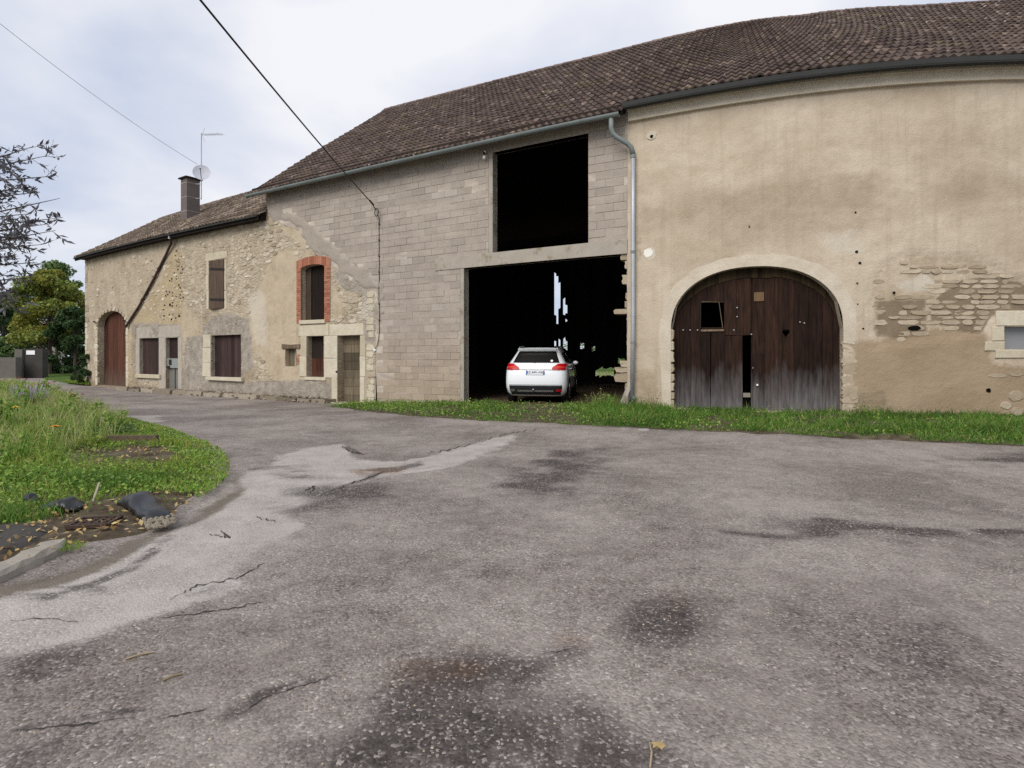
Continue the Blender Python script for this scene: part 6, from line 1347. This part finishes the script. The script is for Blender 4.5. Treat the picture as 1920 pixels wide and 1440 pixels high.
P7 = scatter(STRIP, 90, 36, None, 20, 1.0); v4 = leaves(np.column_stack([P7, ZG(P7[:, 0], P7[:, 1])+.14]), rng.uniform(.04, .08, len(P7)), 37, .85, .6)
tag(tri_mesh('leaf_litter', *join([v3, v4]), M['litter']), 'small dry leaf litter scattered on soil and verge', 'leaf litter', kind='stuff')
tag(MB().tube([G(1218, 1395)+Vector((0, 0, .006)), G(1222, 1420)+Vector((0, 0, .02)), G(1219, 1442)+Vector((0, 0, .006))], .0035, 5).build('stalk', M['straw']), 'thin straw stalk beside the yellow leaf at the bottom', 'stalk')
# ------------------------------------------------------------------ trees and background on the left
def tree(name, label, px, Y, top_y, wpx, mat, seed, nleaf=9000, trunk=.16, low=.25, lsz=.22, clumps=34, group='trees beyond the farmhouse'):
    X = (px-CX)/F*Y; z0 = float(ZG(X, Y))-.05; ht = CH+(HY-top_y)*Y/F-z0; rad = wpx/2*Y/F; r_ = np.random.default_rng(seed); o = thing(name, label, 'tree', (X, Y, z0), group=group)
    tb = MB(); base = Vector((X, Y, z0)); tb.tube([base, base+Vector((.1, 0, ht*.3)), base+Vector((-.05, .1, ht*.65))], [trunk, trunk*.75, trunk*.35], 8)
    tb.build('trunk', M['bark'], o); C = []
    br = MB()
    for i in range(clumps):
        a = r_.uniform(0, 2*np.pi); q = r_.random()**.5; zz_ = low+(1-low)*r_.random(); rr = rad*q*math.sin(math.pi*min(.98, max(.12, .12+.8*(zz_-low)/(1-low)+.06)))**.6
        c = base+Vector((math.cos(a)*rr, math.sin(a)*rr, ht*zz_*.94)); C.append((c, rad*r_.uniform(.16, .34)))
        if i % 3 == 0: br.tube([base+Vector((0, 0, ht*zz_*.55)), (base+Vector((0, 0, ht*zz_*.8))).lerp(c, .55), c], [trunk*.3, trunk*.18, .015], 5, False)
    br.build('branches', M['bark'], o)
    P_ = []
    for c, cr in C:
        n_ = nleaf//clumps; d = r_.normal(size=(n_, 3)); d /= np.linalg.norm(d, axis=1)[:, None]; P_.append(np.array(c)+d*cr*(r_.random((n_, 1))**.45)*np.array([1.15, 1.15, .8]))
    v = leaves(np.concatenate(P_), lsz*r_.uniform(.6, 1.3, sum(len(p) for p in P_)), seed, .45, .6); tri_mesh('crown', *v, M[mat], o); return o
tree('broad_tree', 'olive and yellow broad tree right behind the sign pillar', 92, 47, 498, 118, 'tree_olive', 1, 16000, lsz=.30, clumps=46)
tree('broad_tree', 'taller dark tree behind the olive tree against the sky', 105, 56, 484, 110, 'tree_mid', 2, 9000, lsz=.32)
tree('dark_shrub_tree', 'low dark shrubby tree against the farmhouse corner', 140, 45, 560, 80, 'tree_dark', 3, 9000, low=.05, lsz=.26)
tree('broad_tree', 'dark tree at the left edge above the low wall', 6, 58, 545, 110, 'tree_dark', 4, 9000, low=.1, lsz=.3)
tree('broad_tree', 'green tree in front of the pink roofed house', 12, 50, 632, 90, 'tree_mid', 5, 6000, low=.05, lsz=.26, clumps=24)
tree('broad_tree', 'dark hedge tree filling behind the sign pillar', 75, 49, 610, 130, 'tree_dark', 6, 9000, low=.02, lsz=.28)
tree('dark_shrub_tree', 'distant dark tree line piece left of farmhouse', 40, 78, 560, 170, 'tree_dark', 16, 9000, low=.02, lsz=.4)
tree('broad_tree', 'thin tree peeping beside the farmhouse eaves', 146, 60, 520, 70, 'tree_mid', 7, 4500, lsz=.3, clumps=22)
tree('wall_shrub', 'dark rounded shrub growing against the farmhouse corner', 162, 30.2, 662, 46, 'tree_dark', 8, 5200, trunk=.04, low=.05, lsz=.10, clumps=26, group=None)
# plum-coloured tree whose branches reach in from the left
X0, Y0 = -12.2, 11.0; o = thing('purple_leaf_tree', 'dark purple leaved tree reaching in from the left edge', 'tree', (X0, Y0, float(ZG(X0, Y0))))
tb = MB(); b0 = Vector((X0, Y0, float(ZG(X0, Y0))-.05)); tb.tube([b0, b0+Vector((.15, 0, 1.6)), b0+Vector((.4, .1, 3.2)), b0+Vector((.7, .1, 5.4))], [.13, .11, .08, .03], 8); tb.build('trunk', M['bark'], o)
tips = [(62, 275), (88, 292), (102, 330), (112, 372), (118, 408), (104, 432), (82, 458), (70, 492), (58, 520), (40, 545), (30, 560), (8, 290), (20, 320), (45, 350), (60, 400), (30, 430), (10, 470), (35, 480), (5, 540), (-30, 300), (-60, 380), (-50, 450), (-60, 520), (75, 360), (90, 420), (15, 380), (-100, 330), (-140, 420), (-120, 500), (-180, 380), (50, 445), (25, 515)]
bb = MB(); LP = []; LD = []; rr_ = np.random.default_rng(3)
for i, (x, y) in enumerate(tips):
    tip = ray(x, y, 10.4+rr_.uniform(-.9, .9)); zb = min(4.9, max(1.6, tip.z-.7)); s0 = b0+Vector((.4, .1, zb)); mid = s0.lerp(tip, .55)+Vector((0, 0, .25)); bb.tube([s0, s0.lerp(mid, .5)+Vector((0, 0, .08)), mid, mid.lerp(tip, .6), tip], [.03, .024, .016, .010, .004], 5, False)
    for k in range(11):                                              # side twigs carrying the leaves
        t = rr_.uniform(.40, 1.0); p_ = s0.lerp(mid, t*2) if t < .5 else mid.lerp(tip, t*2-1); dr = (tip-s0).normalized(); q = (dr*.6+Vector(rr_.normal(0, .55, 3))).normalized(); ln = rr_.uniform(.14, .36); e_ = p_+q*ln-Vector((0, 0, .05)); bb.tube([p_, e_], [.005, .002], 4, False)
        for m_ in range(8):
            w_ = rr_.uniform(.15, 1.02); LP.append(np.array(p_.lerp(e_, w_))); dl = (q*.8+Vector(rr_.normal(0, .5, 3))-Vector((0, 0, .15))).normalized(); LD.append(np.array(dl))
bb.build('branches', M['bark'], o); LP = np.array(LP); LD = np.array(LD); ls = rr_.uniform(.08, .17, len(LP))[:, None]
S_ = np.cross(LD, rr_.normal(size=LD.shape)); S_ /= np.linalg.norm(S_, axis=1)[:, None]; N_ = np.cross(S_, LD)
V_ = np.stack([LP, LP+LD*ls*.45+S_*ls*.15+N_*ls*.05, LP+LD*ls, LP+LD*ls*.45-S_*ls*.15+N_*ls*.05], 1).reshape(-1, 3)
tri_mesh('crown', V_, (np.arange(len(LP))[:, None, None]*4+np.array([[0, 1, 2], [0, 2, 3]])[None]).reshape(-1, 3), M['plum'], o)
# loose grit on the road
gp = np.stack([rng.uniform(-4.5, 5, 9000), 1.6+6.5*rng.random(9000)**1.6], 1); gp = gp[fbm(gp[:, 0]*.9, gp[:, 1]*.9, 95) > .47][:4200]
ov = np.array([(1, 0, 0), (-1, 0, 0), (0, 1, 0), (0, -1, 0), (0, 0, 1)], float); of = np.array([(0, 2, 4), (2, 1, 4), (1, 3, 4), (3, 0, 4)])
an = rng.uniform(0, 6.28, len(gp)); gs = (.0025+.006*rng.random(len(gp))**3)[:, None, None]
ox = ov[None, :, 0]*np.cos(an)[:, None]-ov[None, :, 1]*np.sin(an)[:, None]; oy = ov[None, :, 0]*np.sin(an)[:, None]+ov[None, :, 1]*np.cos(an)[:, None]
GV = np.stack([ox, oy, np.broadcast_to(ov[None, :, 2]*.8, ox.shape)], 2)*gs*rng.uniform(.6, 1.2, (len(gp), 5, 3))
GV += np.column_stack([gp, RZ(gp[:, 0], gp[:, 1])])[:, None, :]
tag(tri_mesh('loose_grit', GV.reshape(-1, 3), (np.arange(len(gp))[:, None, None]*5+of[None]).reshape(-1, 3), M['flat_stone']), 'loose stone grit scattered on the worn road surface', 'grit', kind='stuff')
# low wall, sign pillar, far house
g = G(60, 709); pw = thing('garden_wall', 'low dark garden wall with taller grey pillar at the left edge', 'wall', tuple(g))
def gw(x0, x1, ytop, mat, name, th=.4, dy=0.0, cap=0):
    a = G(x0, 709); b = G(x1, 709); Yd = (a.y+b.y)/2+dy; zt = CH+(HY-ytop)*Yd/F; xa, xb = (x0-CX)/F*Yd, (x1-CX)/F*Yd
    q = MB().wbox(((xa+xb)/2, Yd, (zt-.3)/2), (xb-xa, th, zt+.3), 0).build(name, M[mat], pw)
    return q
gw(34, 48, 655, 'grey_pillar', 'pillar', .6); gw(48, 85, 654, 'grey_wall', 'wall_panel', .5, .1); gw(-260, 34, 672, 'grey_wall', 'low_wall', .35, .15); gw(-260, 35, 670, 'grey_pillar', 'coping', .5, .15).scale
sgp = G(57, 709); Ys = sgp.y-.18; tag(MB().wbox(((57.5-CX)/F*Ys, Ys, CH+(HY-661)*Ys/F), (.62, .03, .30)).build('notice_plate', M['sign_white']), 'small blank white plate fixed on the dark pillar at far left', 'sign')
fh = thing('distant_house', 'distant house with pink tiled roof among the trees at left', 'house', tuple(G(30, 690)))
Yh = 72.0; fx = lambda x: (x-CX)/F*Yh; fz_ = lambda y: CH+(HY-y)*Yh/F
mb = MB(); mb.hexa([(fx(14), Yh, 0), (fx(52), Yh, 0), (fx(52), Yh+6, 0), (fx(14), Yh+6, 0), (fx(14), Yh, fz_(622)), (fx(52), Yh, fz_(622)), (fx(52), Yh+6, fz_(622)), (fx(14), Yh+6, fz_(622))]); mb.build('walls', M['far_wall'], fh)
mb = MB(); mb.add([(fx(12), Yh-.3, fz_(624)), (fx(33), Yh-.3, fz_(624)), (fx(48), Yh+2.6, fz_(597)), (fx(16), Yh+2.6, fz_(597)), (fx(54), Yh-.3, fz_(622)), (fx(12), Yh+6, fz_(624)), (fx(54), Yh+6, fz_(622))], [(0, 1, 2, 3), (3, 2, 6, 5), (2, 4, 6), (0, 3, 5)]); mb.build('roof', M['far_roof'], fh)
mb = MB(); mb.wbox((fx(47), Yh+2.4, fz_(596)), (.55, .55, 1.3)); mb.build('chimney', M['far_wall'], fh)
# behind the barn: the green seen through the gaps
tree('back_tree', 'dark tree behind the barn seen through the gaps in its back boards', 1110, 62, 600, 190, 'tree_mid', 12, 6000, low=.18, lsz=.25, clumps=26, group=None)
PB = np.stack([rng.uniform(1, 16, 9000), rng.uniform(28.5, 60, 9000)], 1)
tag(tri_mesh('back_grass', *blades(np.column_stack([PB, ZG(PB[:, 0], PB[:, 1])-.06]), rng.uniform(.1, .3, 9000), .04, .6, 5), M['grass']), 'bright grass behind the barn seen under its back boards', 'grass', kind='stuff')
LAWN = GP([(86, 713), (120, 719), (165, 724), (182, 722), (215, 700), (180, 682), (60, 682), (60, 706)])
sheet('lawn_soil', LAWN, M['turf'], .09, .8, .4, 27, jit=.2)
PF = scatter(LAWN, 16000, 91, None, 120, 1.0)
PF_ = (GP([(84, 712), (170, 716), (200, 700), (160, 684), (60, 684)]), 0)
tag(tri_mesh('far_grass', *blades(np.column_stack([PF, ZG(PF[:, 0], PF[:, 1])+.07]), rng.uniform(.08, .22, len(PF)), .06, .6, 6), M['grass']), 'rough lawn between sign pillar and farmhouse corner', 'grass', kind='stuff')
